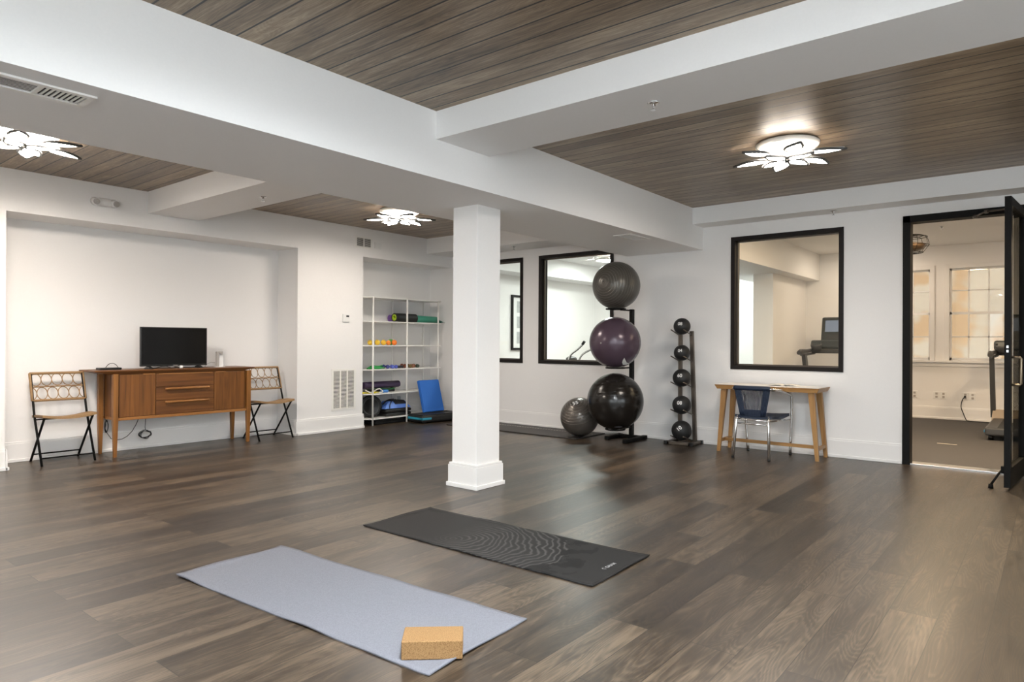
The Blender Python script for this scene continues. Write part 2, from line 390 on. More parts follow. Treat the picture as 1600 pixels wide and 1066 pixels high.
# right wall with three windows and the door
WIN = [(6.005, 7.21), (4.505, 5.715), (1.738, 2.939)]; WZ = (.895, 2.42)
DY0, DY1, DZ = -.78, 1.195, 2.465
wr = MB(); edges = [Y0] + [DY0, DY1] + [1.738, 2.939, 4.505, 5.715, 6.005, 7.21] + [8.0]
for a, b in zip(edges, edges[1:]):
    if (a, b) == (DY0, DY1): wr.box(XR, XE, a, b, DZ, 2.9)
    elif (a, b) in WIN: wr.box(XR, XE, a, b, 0, WZ[0]); wr.box(XR, XE, a, b, WZ[1], 2.9)
    else: wr.box(XR, XE, a, b, 0, 2.9)
struct('wall_right', wr, PAINT)
# daylight windows added unseen behind the camera to light the room
LW, FW = [(-2.6, -.4), (.3, 2.5)], [(-1.6, .8), (1.3, 3.7)]; BZ = (.55, 2.35)
m = MB(); e = [Y0, -2.6, -.4, .3, 2.5, 8.0]
for a, b in zip(e, e[1:]):
    if (a, b) in LW: m.box(X0-.12, X0, a, b, 0, BZ[0]); m.box(X0-.12, X0, a, b, BZ[1], 2.9)
    else: m.box(X0-.12, X0, a, b, 0, 2.9)
struct('wall_left', m, PAINT)
m = MB(); e = [X0-.12, -1.6, .8, 1.3, 3.7, XG+.1]
for a, b in zip(e, e[1:]):
    if (a, b) in FW: m.box(a, b, Y0-.12, Y0, 0, BZ[0]); m.box(a, b, Y0-.12, Y0, BZ[1], 2.9)
    else: m.box(a, b, Y0-.12, Y0, 0, 2.9)
struct('wall_front', m, PAINT)
for k, (a, b) in enumerate(LW+FW):  # frames and panes of the added daylight windows
    left = k < len(LW); r = bpy.data.objects.new('window_%d' % (k+6), None); COL.objects.link(r); r['kind'] = 'structure'
    f = MB(); c = (a+b)/2
    for (p, q, z0, z1) in ((a, a+.05, *BZ), (b-.05, b, *BZ), (a, b, BZ[0], BZ[0]+.05), (a, b, BZ[1]-.05, BZ[1]), (c-.025, c+.025, *BZ)):
        if left: f.box(X0-.10, X0+.01, p, q, z0, z1)
        else: f.box(p, q, Y0-.10, Y0+.01, z0, z1)
    f.build('window_frame', BLKF, r)
    g = MB()
    if left: g.box(X0-.06, X0-.055, a+.05, b-.05, BZ[0]+.05, BZ[1]-.05)
    else: g.box(a+.05, b-.05, Y0-.06, Y0-.055, BZ[0]+.05, BZ[1]-.05)
    g.build('pane', GLASS, r)
# gym beyond
gw = MB()
WG = [(.56, 1.34), (1.585, 2.365)]; GZ = (.94, 2.41)
ed = [Y0, .56, 1.34, 1.585, 2.365, 8.0]
for a, b in zip(ed, ed[1:]):
    if (a, b) in WG: gw.box(XG, XG+.2, a, b, 0, GZ[0]); gw.box(XG, XG+.2, a, b, GZ[1], 2.9)
    else: gw.box(XG, XG+.2, a, b, 0, 2.9)
struct('wall_gym_window_side', gw, PAINT)
struct('wall_gym_back', MB().box(XE, XG+.1, YN2, 8.05, 0, 2.9), PAINT)
struct('wall_gym_stub', MB().box(10.9, XG, 3.50, 3.81, 0, 2.4), PAINT)
struct('ceiling_beam', MB().box(XE, XG, 3.27, 4.30, 2.31, 2.80), CPAINT)
struct('ceiling_beam', MB().box(XE, XG, 7.45, YN2+.01, 2.44, 2.80), CPAINT)
struct('wall_outside_sky_block', MB().box(15.0, 15.2, -3, 6, -1, 6.5).box(12.9, 15.2, -3.2, -3, -1, 6.5).box(12.9, 15.2, 6, 6.2, -1, 6.5).box(12.92, 13.1, -3, 6, 2.9, 6.5), BRICK)  # wall seen through the gym windows; height and side walls added to block sky
struct('floor_outside', MB().box(12.9, 15.4, -3, 6, -.4, -.3), BRICK)

# pillar
pil = struct('wall_pillar', MB().box(4.05, 4.338, 3.64, 3.911, .0, ZB+.01, .004), PAINT)
struct('trim_1', MB().box(4.026, 4.362, 3.616, 3.935, 0, .178, .003).box(4.032, 4.356, 3.622, 3.929, .178, .196, .004).box(4.014, 4.374, 3.604, 3.947, 0, .034, .004), TRIMP)
# baseboards: segment lists along walls
def base_x(mb, xa, xb, y, s):      # along x, proud towards s*y
    f = lambda d: (min(y, y+s*d), max(y, y+s*d))
    mb.box(xa, xb, *f(.016), 0, .178, .002); mb.box(xa, xb, *f(.011), .176, .197, .003); mb.box(xa, xb, *f(.03), 0, .03, .004)
def base_y(mb, ya, yb, x, s):
    f = lambda d: (min(x, x+s*d), max(x, x+s*d))
    mb.box(*f(.016), ya, yb, 0, .178, .002); mb.box(*f(.011), ya, yb, .176, .197, .003); mb.box(*f(.03), ya, yb, 0, .03, .004)
m = MB(); base_x(m, X0, 1.87, YB, -1); base_x(m, 4.905, 5.935, YB, -1); base_x(m, 1.87, 4.905, YN, -1); base_x(m, 5.935, XR, YN2, -1)
base_y(m, YB-.03, YN, 1.87, 1); base_y(m, YB-.016, YN, 4.905, -1); base_y(m, YB-.016, YN2, 5.935, 1)
struct('baseboard_back', m, TRIMP)
m = MB(); base_y(m, DY1+.0, YN2, XR, -1); base_y(m, Y0, DY0, XR, -1); struct('baseboard_right', m, TRIMP)
m = MB(); base_y(m, Y0, 3.5, XG, -1); base_y(m, 3.81, YN2, XG, -1); base_x(m, XE, XG, YN2, -1); struct('baseboard_gym', m, TRIMP)
m = MB(); base_y(m, Y0, YB, X0, 1); base_x(m, X0, XR, Y0, 1); struct('baseboard_left', m, TRIMP)

# interior windows
for i, (a, b) in enumerate(WIN):
    z0, z1 = WZ; fw_ = .045
    r = bpy.data.objects.new('window_%d' % (i+1), None); COL.objects.link(r); r['kind'] = 'structure'
    f = MB()
    for (ya, yb, za, zb) in ((a, a+fw_, z0, z1), (b-fw_, b, z0, z1), (a+fw_, b-fw_, z0, z0+fw_), (a+fw_, b-fw_, z1-fw_, z1)):
        f.box(XR-.016, XE+.01, ya, yb, za, zb)
    o = f.build('window_frame', BLKF, r)
    g = MB(); s = .016
    for (ya, yb, za, zb) in ((a+fw_, a+fw_+s, z0+fw_, z1-fw_), (b-fw_-s, b-fw_, z0+fw_, z1-fw_), (a+fw_, b-fw_, z0+fw_, z0+fw_+s), (a+fw_, b-fw_, z1-fw_-s, z1-fw_)):
        g.box(XR+.045, XR+.075, ya, yb, za, zb)
    g.build('glazing_bead', GRYM, r)
    MB().box(XR+.055, XR+.062, a+fw_, b-fw_, z0+fw_, z1-fw_).build('pane', GLASS, r)

# gym sash windows
for i, (a, b) in enumerate(WG):
    z0, z1 = GZ
    r = bpy.data.objects.new('window_%d' % (i+4), None); COL.objects.link(r); r['kind'] = 'structure'
    f = MB()
    c = .055
    for (ya, yb, za, zb) in ((a-c, a+.01, z0-.02, z1+c), (b-.01, b+c, z0-.02, z1+c), (a, b, z1-.01, z1+c)):
        f.box(XG-.02, XG+.06, ya, yb, za, zb, .003)
    f.build('window_casing', TRIMP, r)
    s = MB()
    zm = 1.69
    for (ya, yb, za, zb) in ((a, a+.035, z0, z1), (b-.035, b, z0, z1), (a, b, z0, z0+.04), (a, b, z1-.035, z1), (a, b, zm-.02, zm+.02)):
        s.box(XG+.07, XG+.11, ya, yb, za, zb)
    for k in (1, 2):
        y = a+(b-a)*k/3; s.box(XG+.075, XG+.1, y-.009, y+.009, z0, z1)
    for z in ((z0+zm)/2, (z1+zm)/2): s.box(XG+.075, XG+.1, a, b, z-.009, z+.009)
    s.build('window_sash', TRIMP, r)
    MB().box(XG+.085, XG+.09, a+.02, b-.02, z0+.02, z1-.02).build('pane', GLASS, r)
struct('trim_2', MB().box(XG-.07, XG+.06, .45, 2.47, .905, .94, .004).box(XG-.02, XG+.02, .47, 2.45, .84, .905, .003), TRIMP)

# the glazed door
dr = bpy.data.objects.new('door_1', None); COL.objects.link(dr); dr['kind'] = 'structure'
f = MB(); fwj = .066
for (ya, yb, za, zb) in ((DY1-fwj, DY1, 0, DZ), (DY0, DY0+fwj, 0, DZ), (DY0, DY1, DZ-fwj, DZ), (.155, .215, 0, DZ-fwj), (DY0, .155, 0, .12)):
    f.box(XR-.02, XE+.01, ya, yb, za, zb, .002)
f.build('door_frame', BLK, dr)
MB().box(XR+.05, XR+.06, DY0+fwj, .155, .12, DZ-fwj).build('side_glass', GLASS, dr)
MB().box(XR-.005, XE+.03, .215, DY1-fwj, 0, .014, .003).build('threshold', ALU, dr)
LEN = .845; ang = math.atan2(.312-.238, -.84)
DM = Matrix.Translation((7.645, .238, 0)) @ Matrix.Rotation(ang, 4, 'Z')   # local x along leaf, local y = -world side
lf = MB(); st = .07; zb0, zb1 = .025, 2.405; th = .0225
for (xa, xb, za, zb) in ((0, st, zb0, zb1), (LEN-st, LEN, zb0, zb1), (st, LEN-st, zb1-st, zb1), (st, LEN-st, zb0, zb0+.16)):
    lf.box(xa, xb, -th, th, za, zb, .002, M=DM)
leaf = lf.build('door_leaf', BLK, dr)
MB().box(st, LEN-st, -.004, .004, zb0+.16, zb1-st, M=DM).build('leaf_glass', GLASSD, dr)
MB().box(LEN-.001, LEN+.0015, -.012, .012, 1.10, 1.30, M=DM).build('lock_plate', BLK, dr)
MB().box(LEN, LEN+.003, -.007, .007, 1.165, 1.185, M=DM).box(LEN, LEN+.003, -.007, .007, 1.13, 1.15, M=DM).build('latch', ALU, dr)
h = MB(); s_ = 1
hp = [(LEN-.04, .02, 1.09), (LEN-.04, .075, 1.09), (LEN-.04, .085, 1.08), (LEN-.04, .085, .875), (LEN-.04, .075, .865), (LEN-.04, .02, .865)]
h.tube([DM @ Vector(p) for p in hp], .010, 10); h.build('door_handle', BRASS, dr)
h = MB(); h.box(.10, .40, -.07, -.0226, 2.33, 2.385, .006, M=DM); h.build('closer_box', BLK, dr)
h = MB(); h.tube([DM @ Vector((.30, -.05, 2.39)), (7.45, .50, 2.40)], .008).tube([(7.45, .50, 2.40), (7.66, .60, 2.40)], .008)
h.cyl((7.45, .50, 2.385), (7.45, .50, 2.412), .016).cyl((7.655, .60, 2.38), (7.655, .60, 2.412), .018); h.build('closer_arm', GRYM, dr)
h = MB(); h.box(LEN-.10, LEN-.05, -.05, -.0226, .13, .19, .004, M=DM)
h.tube([DM @ Vector((LEN-.075, -.05, .15)), DM @ Vector((LEN-.04, -.115, .03))], .009); h.cyl(DM @ Vector((LEN-.04, -.115, .0)), DM @ Vector((LEN-.04, -.115, .035)), .019, .016)
h.build('kick_stop', BLK, dr)
MB().box(7.63, 7.665, .215, .25, .2, .3).box(7.63, 7.665, .215, .25, 1.2, 1.3).box(7.63, 7.665, .215, .25, 2.15, 2.25).build('hinge', BLK, dr)

# ================================================================== LAMPS
def petal_outline(L, Wd, n=14, hook=.18):
    P = []
    for i in range(n+1):
        t_ = i/n; P.append((L*t_, Wd*math.sin(PI*t_**.8)*(1-.25*t_)+hook*L*t_*t_))
    for i in range(n-1, 0, -1):
        t_ = i/n; P.append((L*t_, -Wd*.75*math.sin(PI*t_**.8)*(1-.2*t_)+hook*L*t_*t_))
    return P
RIMG = plain('lamp_rim', (.10, .098, .095), .4)
def make_lamp(name, label, loc, colr, strength, rz=0., cat='ceiling light', dup_of=None):
    r = thing(name, label, cat, loc, rz, 'flower shaped ceiling lights')
    em = emit('lamp_glow_'+label[:6], colr, strength); emd = emit('lamp_diffuser', colr, strength*.26)
    MB().lathe([(0, -.002), (.22, -.002), (.235, -.012), (.23, -.035), (.21, -.045), (0, -.045)], 48).build('base_plate', WMET, r)
    MB().lathe([(0, -.046), (.20, -.046), (.18, -.062), (0, -.072)], 40).build('centre_diffuser', emd, r)
    MB().cyl((0, 0, -.075), (0, 0, -.045), .05).build('hub', WMET, r)
    for tier, (k, L, Wd, r0, z, tl) in enumerate(((6, .27, .075, .15, -.10, .05), (4, .22, .075, .02, -.125, .03))):
        for i in range(k):
            a = 2*PI*i/k+tier*.6
            M = Matrix.Rotation(a, 4, 'Z') @ Matrix.Translation((r0, 0, z)) @ Matrix.Rotation(tl, 4, 'Y')
            out = petal_outline(L, Wd)
            p = MB().prism([(x*.93+.008, y*.72+.004) for x, y in out], -.012, -.002, M); p.build('glowing_petal', em, r)
            MB().prism([(x*.94+.01, y*.80) for x, y in out], -.002, .006, M).build('petal_back', WMET, r)
            q = MB().tube([M @ Vector((x, y, -.006)) for x, y in out], .0105, 8, closed=True)
            q.build('petal_rim', RIMG, r)
            if tier == 0: MB().cyl((0, 0, -.06), M @ Vector((.02, 0, -.004)), .006, n=8).build('arm', CHROME, r)
    return r
WARM = (1.0, .90, .80); COOL = (.90, .96, 1.0)
make_lamp('ceiling_light', 'lit white flower ceiling light on the boarded ceiling beside the glass door', (5.43, 1.64, ZT), WARM, LAMP_WARM*.7, .4)
make_lamp('ceiling_light', 'lit white flower ceiling light above the wall grille and shelf recess', (5.38, 6.08, ZT), WARM, LAMP_WARM*.70, 1.1)
make_lamp('ceiling_light', 'lit white flower ceiling light at the left edge above the sideboard recess', (1.60, 5.98, ZT), WARM, LAMP_WARM*1.7, .1)
make_lamp('ceiling_light', 'cool white flower ceiling light in the foreground ceiling bay near the camera', (1.45, 1.05, ZT), COOL, LAMP_COOL, .9)  # unseen cool lamp, read from the beam's glow, added to light the room
make_lamp('ceiling_light', 'cool white flower ceiling light in the ceiling bay behind the camera', (-.9, -1.6, ZT), COOL, LAMP_COOL*.8, .2)  # extra lamp out of view, added to brighten the room
GW = emit('gym_warm_glow', (1.0, .76, .50), GYM_WARM*1.3); GW2 = emit('gym_warm_glow_dim', (1.0, .82, .64), GYM_WARM*.24); GC = emit('gym_cool_glow', (.93, 1.0, .97), GYM_COOL)
def disc(label, x, y, mt, R=.17):
    r = thing('disc_light', label, 'ceiling light', (x, y, 2.775), 0, 'round gym ceiling lights')
    MB().lathe([(0, -.001), (R+.02, -.001), (R+.02, -.03), (R, -.035)], 36).build('light_ring', WPLA, r)
    MB().lathe([(0, -.04), (R*.6, -.039), (R, -.034), (R, -.02)], 36).build('diffuser', mt, r)
disc('round warm gym ceiling light above the treadmills', 11.9, 2.35, GW2, .2)
disc('round warm gym ceiling light near the glass door', 8.75, -.6, GW, .2)
disc('round warm gym ceiling light just inside the gym doorway', 8.9, 1.3, GW, .2)
disc('round cool gym ceiling light seen through the middle window', 11.0, 6.6, GC, .2)
disc('round cool gym ceiling light beyond the pillar', 9.2, 5.9, GC, .2)
disc('round cool gym ceiling light behind the wall between the windows', 11.6, 5.0, GC, .2)

# ================================================================== CEILING AND WALL FITTINGS
def sprinkler(label, x, y, z):
    r = thing('sprinkler', label, 'sprinkler', (x, y, z), .5, 'fire sprinklers')
    MB().lathe([(0, -.001), (.034, -.001), (.036, -.004), (.022, -.010), (.012, -.010), (.012, -.022), (0, -.022)], 24).build('escutcheon', CHROME, r)
    MB().tube([(.012, 0, -.02), (.013, 0, -.034), (0, 0, -.044)], .0025, 6).tube([(-.012, 0, -.02), (-.013, 0, -.034), (0, 0, -.044)], .0025, 6).cyl((0, 0, -.044), (0, 0, -.047), .016).build('sprinkler_head', CHROME, r)
sprinkler('small chrome fire sprinkler on the cross beam in front of the right ceiling boards', 3.504, 1.80, 2.57)
sprinkler('small chrome fire sprinkler on the cross beam over the sideboard side', 3.391, 5.714, 2.53)
sprinkler('small fire sprinkler above the window over the desk', 7.50, 1.80, 2.57)
sprinkler('small fire sprinkler on the soffit right of the pillar', 7.30, 5.88, 2.53)
sprinkler('small fire sprinkler on the gym ceiling seen through the doorway', 10.6, 1.20, 2.775)
def beam_vent(label, x0, x1, y0, y1, secs):
    r = thing('air_vent', label, 'air vent', ((x0+x1)/2, (y0+y1)/2, ZB), 0, 'ceiling beam vents')
    cx, cy = (x0+x1)/2, (y0+y1)/2; a, b = (x1-x0)/2, (y1-y0)/2
    MB().box(-a, a, -b, -b+.03, -.009, 0).box(-a, a, b-.03, b, -.009, 0).box(-a, -a+.03, -b+.03, b-.03, -.009, 0).box(a-.03, a, -b+.03, b-.03, -.009, 0).build('vent_frame', WMET, r)
    MB().box(-a+.02, a-.02, -b+.02, b-.02, -.002, .0005).build('backing', LOUV, r)
    w = (2*a-.06)/secs; l = MB()
    for k in range(secs):
        s0 = -a+.03+k*w
        if k < secs-1: l.box(s0+w-.006, s0+w+.006, -b+.03, b-.03, -.0085, 0)
        if k % 2 == (secs % 2):
            n = 7
            for j in range(n): l.box(s0, s0+w, -b+.03+(j+.5)*(2*b-.06)/n-.0022, -b+.03+(j+.5)*(2*b-.06)/n+.0022, -.003, -.001)
        else:
            n = 9
            for j in range(n): l.box(s0+(j+.5)*w/n-.004, s0+(j+.5)*w/n+.004, -b+.03, b-.03, -.007, -.001)
    l.build('louvres', WMET, r)
beam_vent('long white air vent with three louvre sections under the main beam, upper left', .60, 1.20, 3.42, 3.61, 3)
beam_vent('small white air vent under the main beam above the exercise balls', 6.08, 6.50, 3.37, 3.575, 1)
def wall_grille(name, label, x0, x1, z0, z1, cols, rows, usable=1.):
    r = thing(name, label, 'air grille', ((x0+x1)/2, YB, z0), 0)
    a = (x1-x0)/2; h_ = z1-z0; f = MB(); bw = .028
    f.box(-a, a, -.008, 0, 0, bw).box(-a, a, -.008, 0, h_-bw, h_).box(-a, -a+bw, -.008, 0, bw, h_-bw)
    xe = -a+2*a*usable
    f.box(xe-bw, a, -.008, 0, bw, h_-bw)
    for k in range(1, cols):
        x = -a+bw+(xe-bw+a-bw)*k/cols; f.box(x-.009, x+.009, -.0078, 0, bw, h_-bw)
    f.build('grille_frame', WMET, r)
    MB().box(-a+.01, xe-.01, -.0015, 0, .01, h_-.01).build('backing', LOUV, r)
    l = MB()
    for j in range(rows):
        z = bw+(j+.5)*(h_-2*bw)/rows
        l.hexa([(-a+bw, -.007, z-.004), (xe-bw, -.007, z-.004), (xe-bw, -.001, z+.0015), (-a+bw, -.001, z+.0015)], [(-a+bw, -.007, z-.0025), (xe-bw, -.007, z-.0025), (xe-bw, -.001, z+.003), (-a+bw, -.001, z+.003)])
    l.build('louvres', WMET, r)
wall_grille('return_grille', 'tall white return air grille low on the wall left of the shelf recess', 5.423, 5.813, .272, .825, 3, 30)
wall_grille('supply_grille', 'small white supply grille high on the wall above the shelf recess', 5.795, 6.09, 2.475, 2.645, 2, 9)
tag(MB().box(-.06, .06, -.012, 0, 0, .085, .003).build('wall_sensor', WPLA, loc=(6.19, YB, 2.50)), 'small blank white sensor plate right of the high supply grille', 'sensor')
t = thing('thermostat', 'small white wall thermostat with dark display above the tall grille', 'thermostat', (5.645, YB, 1.455))
MB().box(-.055, .055, -.022, 0, 0, .105, .004).build('thermostat_body', WPLA, t)
MB().box(-.005, .04, -.0235, -.0215, .065, .088).build('display', BPLA, t)
t = thing('emergency_light', 'oval white emergency light with two lamp heads above the sideboard recess', 'emergency light', (2.67, YB, 2.572))
MB().sphere((0, -.03, 0), 1, 28, 16, (.115, .035, .042)).build('lamp_body', WPLA, t)
for s_, n_ in ((-1, 'left'), (1, 'right')):
    q = MB().cyl((s_*.085, -.03, 0), (s_*.09, -.095, -.012), .040, .034).build('lamp_head', WPLA, t)
    MB().cyl((s_*.09, -.095, -.012), (s_*.0905, -.099, -.013), .030).build('lens', plain('lamp_lens'+n_, srgb(170, 165, 160), .2, bump=.8, bscale=120, var=.3), q)

# ================================================================== SIDEBOARD
sx, sy = 3.505, 7.63      # centre x, centre y
t = thing('sideboard', 'walnut mid-century sideboard with two doors and three drawers carrying the television', 'sideboard', (sx, sy, 0))
X = lambda x: x-sx
Y = lambda y: y-sy
yf, yb = Y(7.455), Y(7.80)
bodyx0, bodyx1 = X(2.815), X(4.225)
MB().box(bodyx0, bodyx1, yf+.02, yb, .395, .845).build('carcass', WALV, t)
b = MB().box(bodyx0, bodyx1, yf-.008, yf+.03, .368, .397, .003).box(bodyx0, bodyx0+.03, yf+.03, yb, .368, .397).box(bodyx1-.03, bodyx1, yf+.03, yb, .368, .397).box(bodyx0, bodyx1, yb-.03, yb, .368, .397).build('bottom_rail', TEAK, t)
# boat shaped top with undercut edge
tx0, tx1, ty0, ty1 = X(2.60), X(4.315), Y(7.43), Y(7.86)
MB().box(tx0, tx1, ty0, ty1, .872, .886, .003).hexa([(tx0+.13, ty0+.02, .845), (tx1-.13, ty0+.02, .845), (tx1-.13, ty1-.02, .845), (tx0+.13, ty1-.02, .845)], [(tx0, ty0, .873), (tx1, ty0, .873), (tx1, ty1, .873), (tx0, ty1, .873)]).build('table_top', WALH, t)
for (lx, ly) in ((2.795, 7.455), (4.245, 7.455), (2.78, 7.795), (4.235, 7.795)):
    x, y = X(lx), Y(ly); a, c = .024, .014
    MB().hexa([(x-c, y-c, 0), (x+c, y-c, 0), (x+c, y+c, 0), (x-c, y+c, 0)], [(x-a, y-a, .40), (x+a, y-a, .40), (x+a, y+a, .40), (x-a, y+a, .40)]).box(x-a, x+a, y-a, y+a, .40, .846, .002).build('leg', TEAKV, t)
for (xa, xb) in ((2.835, 3.192), (3.835, 4.205)):
    d = MB().box(X(xa), X(xb), yf, yf+.02, .402, .838, .002).build('door', WALV, t)
    xx = X(xb)-.13 if xa < 3 else X(xa)+.01
    MB().box(xx, xx+.12, yf-.006, yf+.002, .832, .842, .002).build('finger_pull', TEAK, d)
for k, (za, zb) in enumerate(((.402, .548), (.552, .692), (.696, .838))):
    d = MB().box(X(3.198), X(3.829), yf, yf+.02, za, zb, .002).build('drawer', WALH, t)
    if k < 2: MB().tube([(X(3.285), yf-.018, zb-.018), (X(3.30), yf-.024, zb-.018), (X(3.75), yf-.024, zb-.018), (X(3.765), yf-.018, zb-.018)], .012, 10).build('drawer_handle', TEAK, d)
    else: MB().box(X(3.22), X(3.81), yf-.006, yf+.002, .828, .840, .002).build('drawer_handle', TEAK, d)
ZS = .886
# television
t = thing('television', 'small black flat screen television standing on the sideboard', 'television', (3.452, 7.60, ZS))
MB().box(-.361, .361, -.014, .016, .027, .452, .004).build('screen_housing', BPLA, t)
MB().box(-.348, .348, -.0155, -.013, .048, .441).build('screen', SCREEN, t)
MB().box(-.02, .03, -.0165, -.0135, .031, .037).build('logo_badge', GPLA, t)
for s_ in (-1, 1):
    MB().hexa([(s_*.27-.02, -.09, 0), (s_*.27+.02, -.09, 0), (s_*.27+.02, .09, 0), (s_*.27-.02, .09, 0)], [(s_*.27-.012, -.012, .03), (s_*.27+.012, -.012, .03), (s_*.27+.012, .014, .03), (s_*.27-.012, .014, .03)]).build('foot', BPLA, t)
t = thing('media_player', 'flat black media box with its looped cable left of the television', 'media player', (2.80, 7.63, ZS))
MB().box(-.105, .105, -.055, .055, 0, .022, .006).build('box_body', BPLA, t)
MB().tube([(-.02+.02*i, .03, .022+.045*math.sin(PI*i/6)**.7 if 0 < i < 6 else .022) for i in range(7)], .003, 8).build('cable_loop', BPLA, t)
tag(MB().tube([(.0, 0, .004), (.06, -.02, .004), (.12, -.03, .012), (.18, .0, .028), (.24, .03, .028), (.29, .05, .012), (.31, .08, .005)], .0035, 8).build('television_cable', BPLA, loc=(3.11, 7.54, ZS)), 'short black cable looping on the sideboard under the television', 'cable')
t = thing('streaming_box', 'slim white box with black base under the right end of the television', 'box', (3.62, 7.70, ZS))
MB().box(-.10, .165, -.05, .05, .007, .024, .003).build('box_body', WPLA, t); MB().box(-.10, .165, -.05, .05, 0, .007).build('box_base', BPLA, t)
tag(MB().lathe([(0, 0), (.014, 0), (.019, .008), (.019, .024), (.012, .032), (0, .033)], 20).build('white_puck', WPLA, loc=(3.49, 7.52, ZS)), 'tiny white rounded plug below the middle of the television', 'gadget')
t = thing('webcam_stand', 'slim silver gooseneck camera stand with white backing on sideboard right end', 'camera stand', (3.985, 7.64, ZS))
MB().box(-.037, -.005, -.012, .012, 0, .178, .002).box(-.037, .04, -.014, .014, .166, .18, .002).cyl((.022, 0, .145), (.022, 0, .168), .017).build('arm', GPLA, t)
MB().box(-.005, .055, .004, .012, 0, .18, .001).build('backing_card', WPLA, t)
MB().box(-.05, .06, -.03, .035, 0, .005, .001).build('base', WPLA, t)
tag(MB().tube([(0, 0, .0045), (.03, -.01, .04), (.07, -.01, .057), (.12, -.005, .05)], .0025, 8).build('stand_cable', GPLA, loc=(3.825, 7.665, ZS)), 'thin grey cable arching between the television and the camera stand', 'cable')
# cables below the sideboard
t = thing('power_cord', 'black power adaptor cord swooping under the left of the sideboard', 'cord', (2.80, 7.78, .18))
pts = [(.02, 0, .19), (.03, .0, .12), (.02, 0, .07), (.05, 0, .02), (.08, 0, -.03), (.13, .0, -.05), (.19, 0, -.045), (.24, 0, -.02), (.29, 0, .03), (.33, 0, .10), (.35, 0, .15), (.36, 0, .188)]
MB().tube(pts, .0035, 8).build('cord', BPLA, t)
c = MB()
for k in range(4): c.tube([(.035+.016*math.cos(a), .004*k-.006, .105+(.05+.006*k)*math.sin(a)) for a in [2*PI*i/16 for i in range(16)]], .0035, 6, closed=True)
c.build('cord_bundle', BPLA, t)
t = thing('coiled_cord', 'black cord hanging in a tied coil under the middle of the sideboard', 'cord', (3.235, 7.80, .36))
MB().tube([(0, 0, .01), (.0, 0, -.06), (-.004, 0, -.12), (0, 0, -.15)], .003, 6).build('cord', BPLA, t)
c = MB()
for k in range(5):
    ph = k*.7
    c.tube([((.05+.004*k)*math.cos(a)+.006*math.sin(3*a+ph), .006*(k-2), -.20+(.044-.004*(k % 3))*math.sin(a)+.006*math.cos(2*a+ph)) for a in [2*PI*i/24 for i in range(24)]], .003, 6, closed=True)
c.build('coil', BPLA, t)

# ================================================================== FOLDING CHAIRS
def folding_chair(label, x, y, rz=0):
    r = thing('folding_chair', label, 'chair', (x, y, 0), rz, 'rattan folding chairs')
    hw = .225
    for s_ in (-1, 1):
        MB().tube([(s_*hw, -.20, .0), (s_*hw, .03, .47), (s_*(hw-.003), .155, .86)], .0105, 10).build('back_leg_tube', BLK, r)
        MB().tube([(s_*(hw-.02), .20, .0), (s_*(hw-.02), -.17, .43), (s_*(hw-.02), -.195, .452)], .0105, 10).build('leg', BLK, r)
    MB().tube([(-hw, -.165, .07), (hw, -.165, .07)], .007).build('stretcher', BLK, r)
    MB().tube([(-hw+.02, .14, .075), (hw-.02, .14, .075)], .007).build('stretcher', BLK, r)
    MB().tube([(-hw, .0, .425), (hw, .0, .425)], .007).tube([(-hw+.02, -.19, .447), (hw-.02, -.19, .447)], .007).build('seat_bar', BLK, r)
    def seat(u, v):
        xx = -hw-.004+u*(2*hw+.008); yy = -.225+v*.31
        return (xx, yy, .470-.014*math.sin(PI*u)+.012*(2*u-1)**2+.006*math.sin(PI*v)-.02*v)
    MB().grid(seat, 20, 10, .022).build('seat', RAT, r)
    # rattan back: in the leaning plane from z .60 to .865
    def P(u, z, d=0): # u -1..1
        return Vector((u*(hw+.004), .03+(z-.47)*(.125/.39)-.0+.018*(1-u*u)+d, z))
    fr = MB()
    for z, rr in ((.862, .013), (.602, .012)): fr.tube([P(-1+2*i/12, z) for i in range(13)], rr, 8)
    for u in (-1, 1): fr.tube([P(u, .60+.265*i/4) for i in range(5)], .013, 8)
    fr.build('backrest_frame', RAT, r)
    lo = MB(); zc1, zc2, hh = .80, .668, .058
    lo.tube([P(-1+2*i/12, .733, -.004) for i in range(13)], .006, 8)
    for k in range(5):
        uc = -1+(k+.5)*.4
        lo.tube([P(uc+.20*math.cos(a), zc1+hh*math.sin(a)) for a in [2*PI*i/20 for i in range(20)]], .0042, 6, closed=True)
    for k in range(6):
        uc = -1+k*.4
        aa = [2*PI*i/20 for i in range(20)]
        if k == 0: aa = [-PI/2+PI*i/10 for i in range(11)]
        if k == 5: aa = [PI/2+PI*i/10 for i in range(11)]
        lo.tube([P(max(-1, min(1, uc+.20*math.cos(a))), zc2+hh*math.sin(a), .003) for a in aa], .0042, 6, closed=(0 < k < 5))
    lo.build('backrest_rings', RAT, r)
    return r
folding_chair('rattan folding chair with black metal legs left of the sideboard', 2.375, 7.61, 0)
folding_chair('rattan folding chair with black metal legs right of the sideboard, partly hidden by it', 4.56, 7.55, 0)

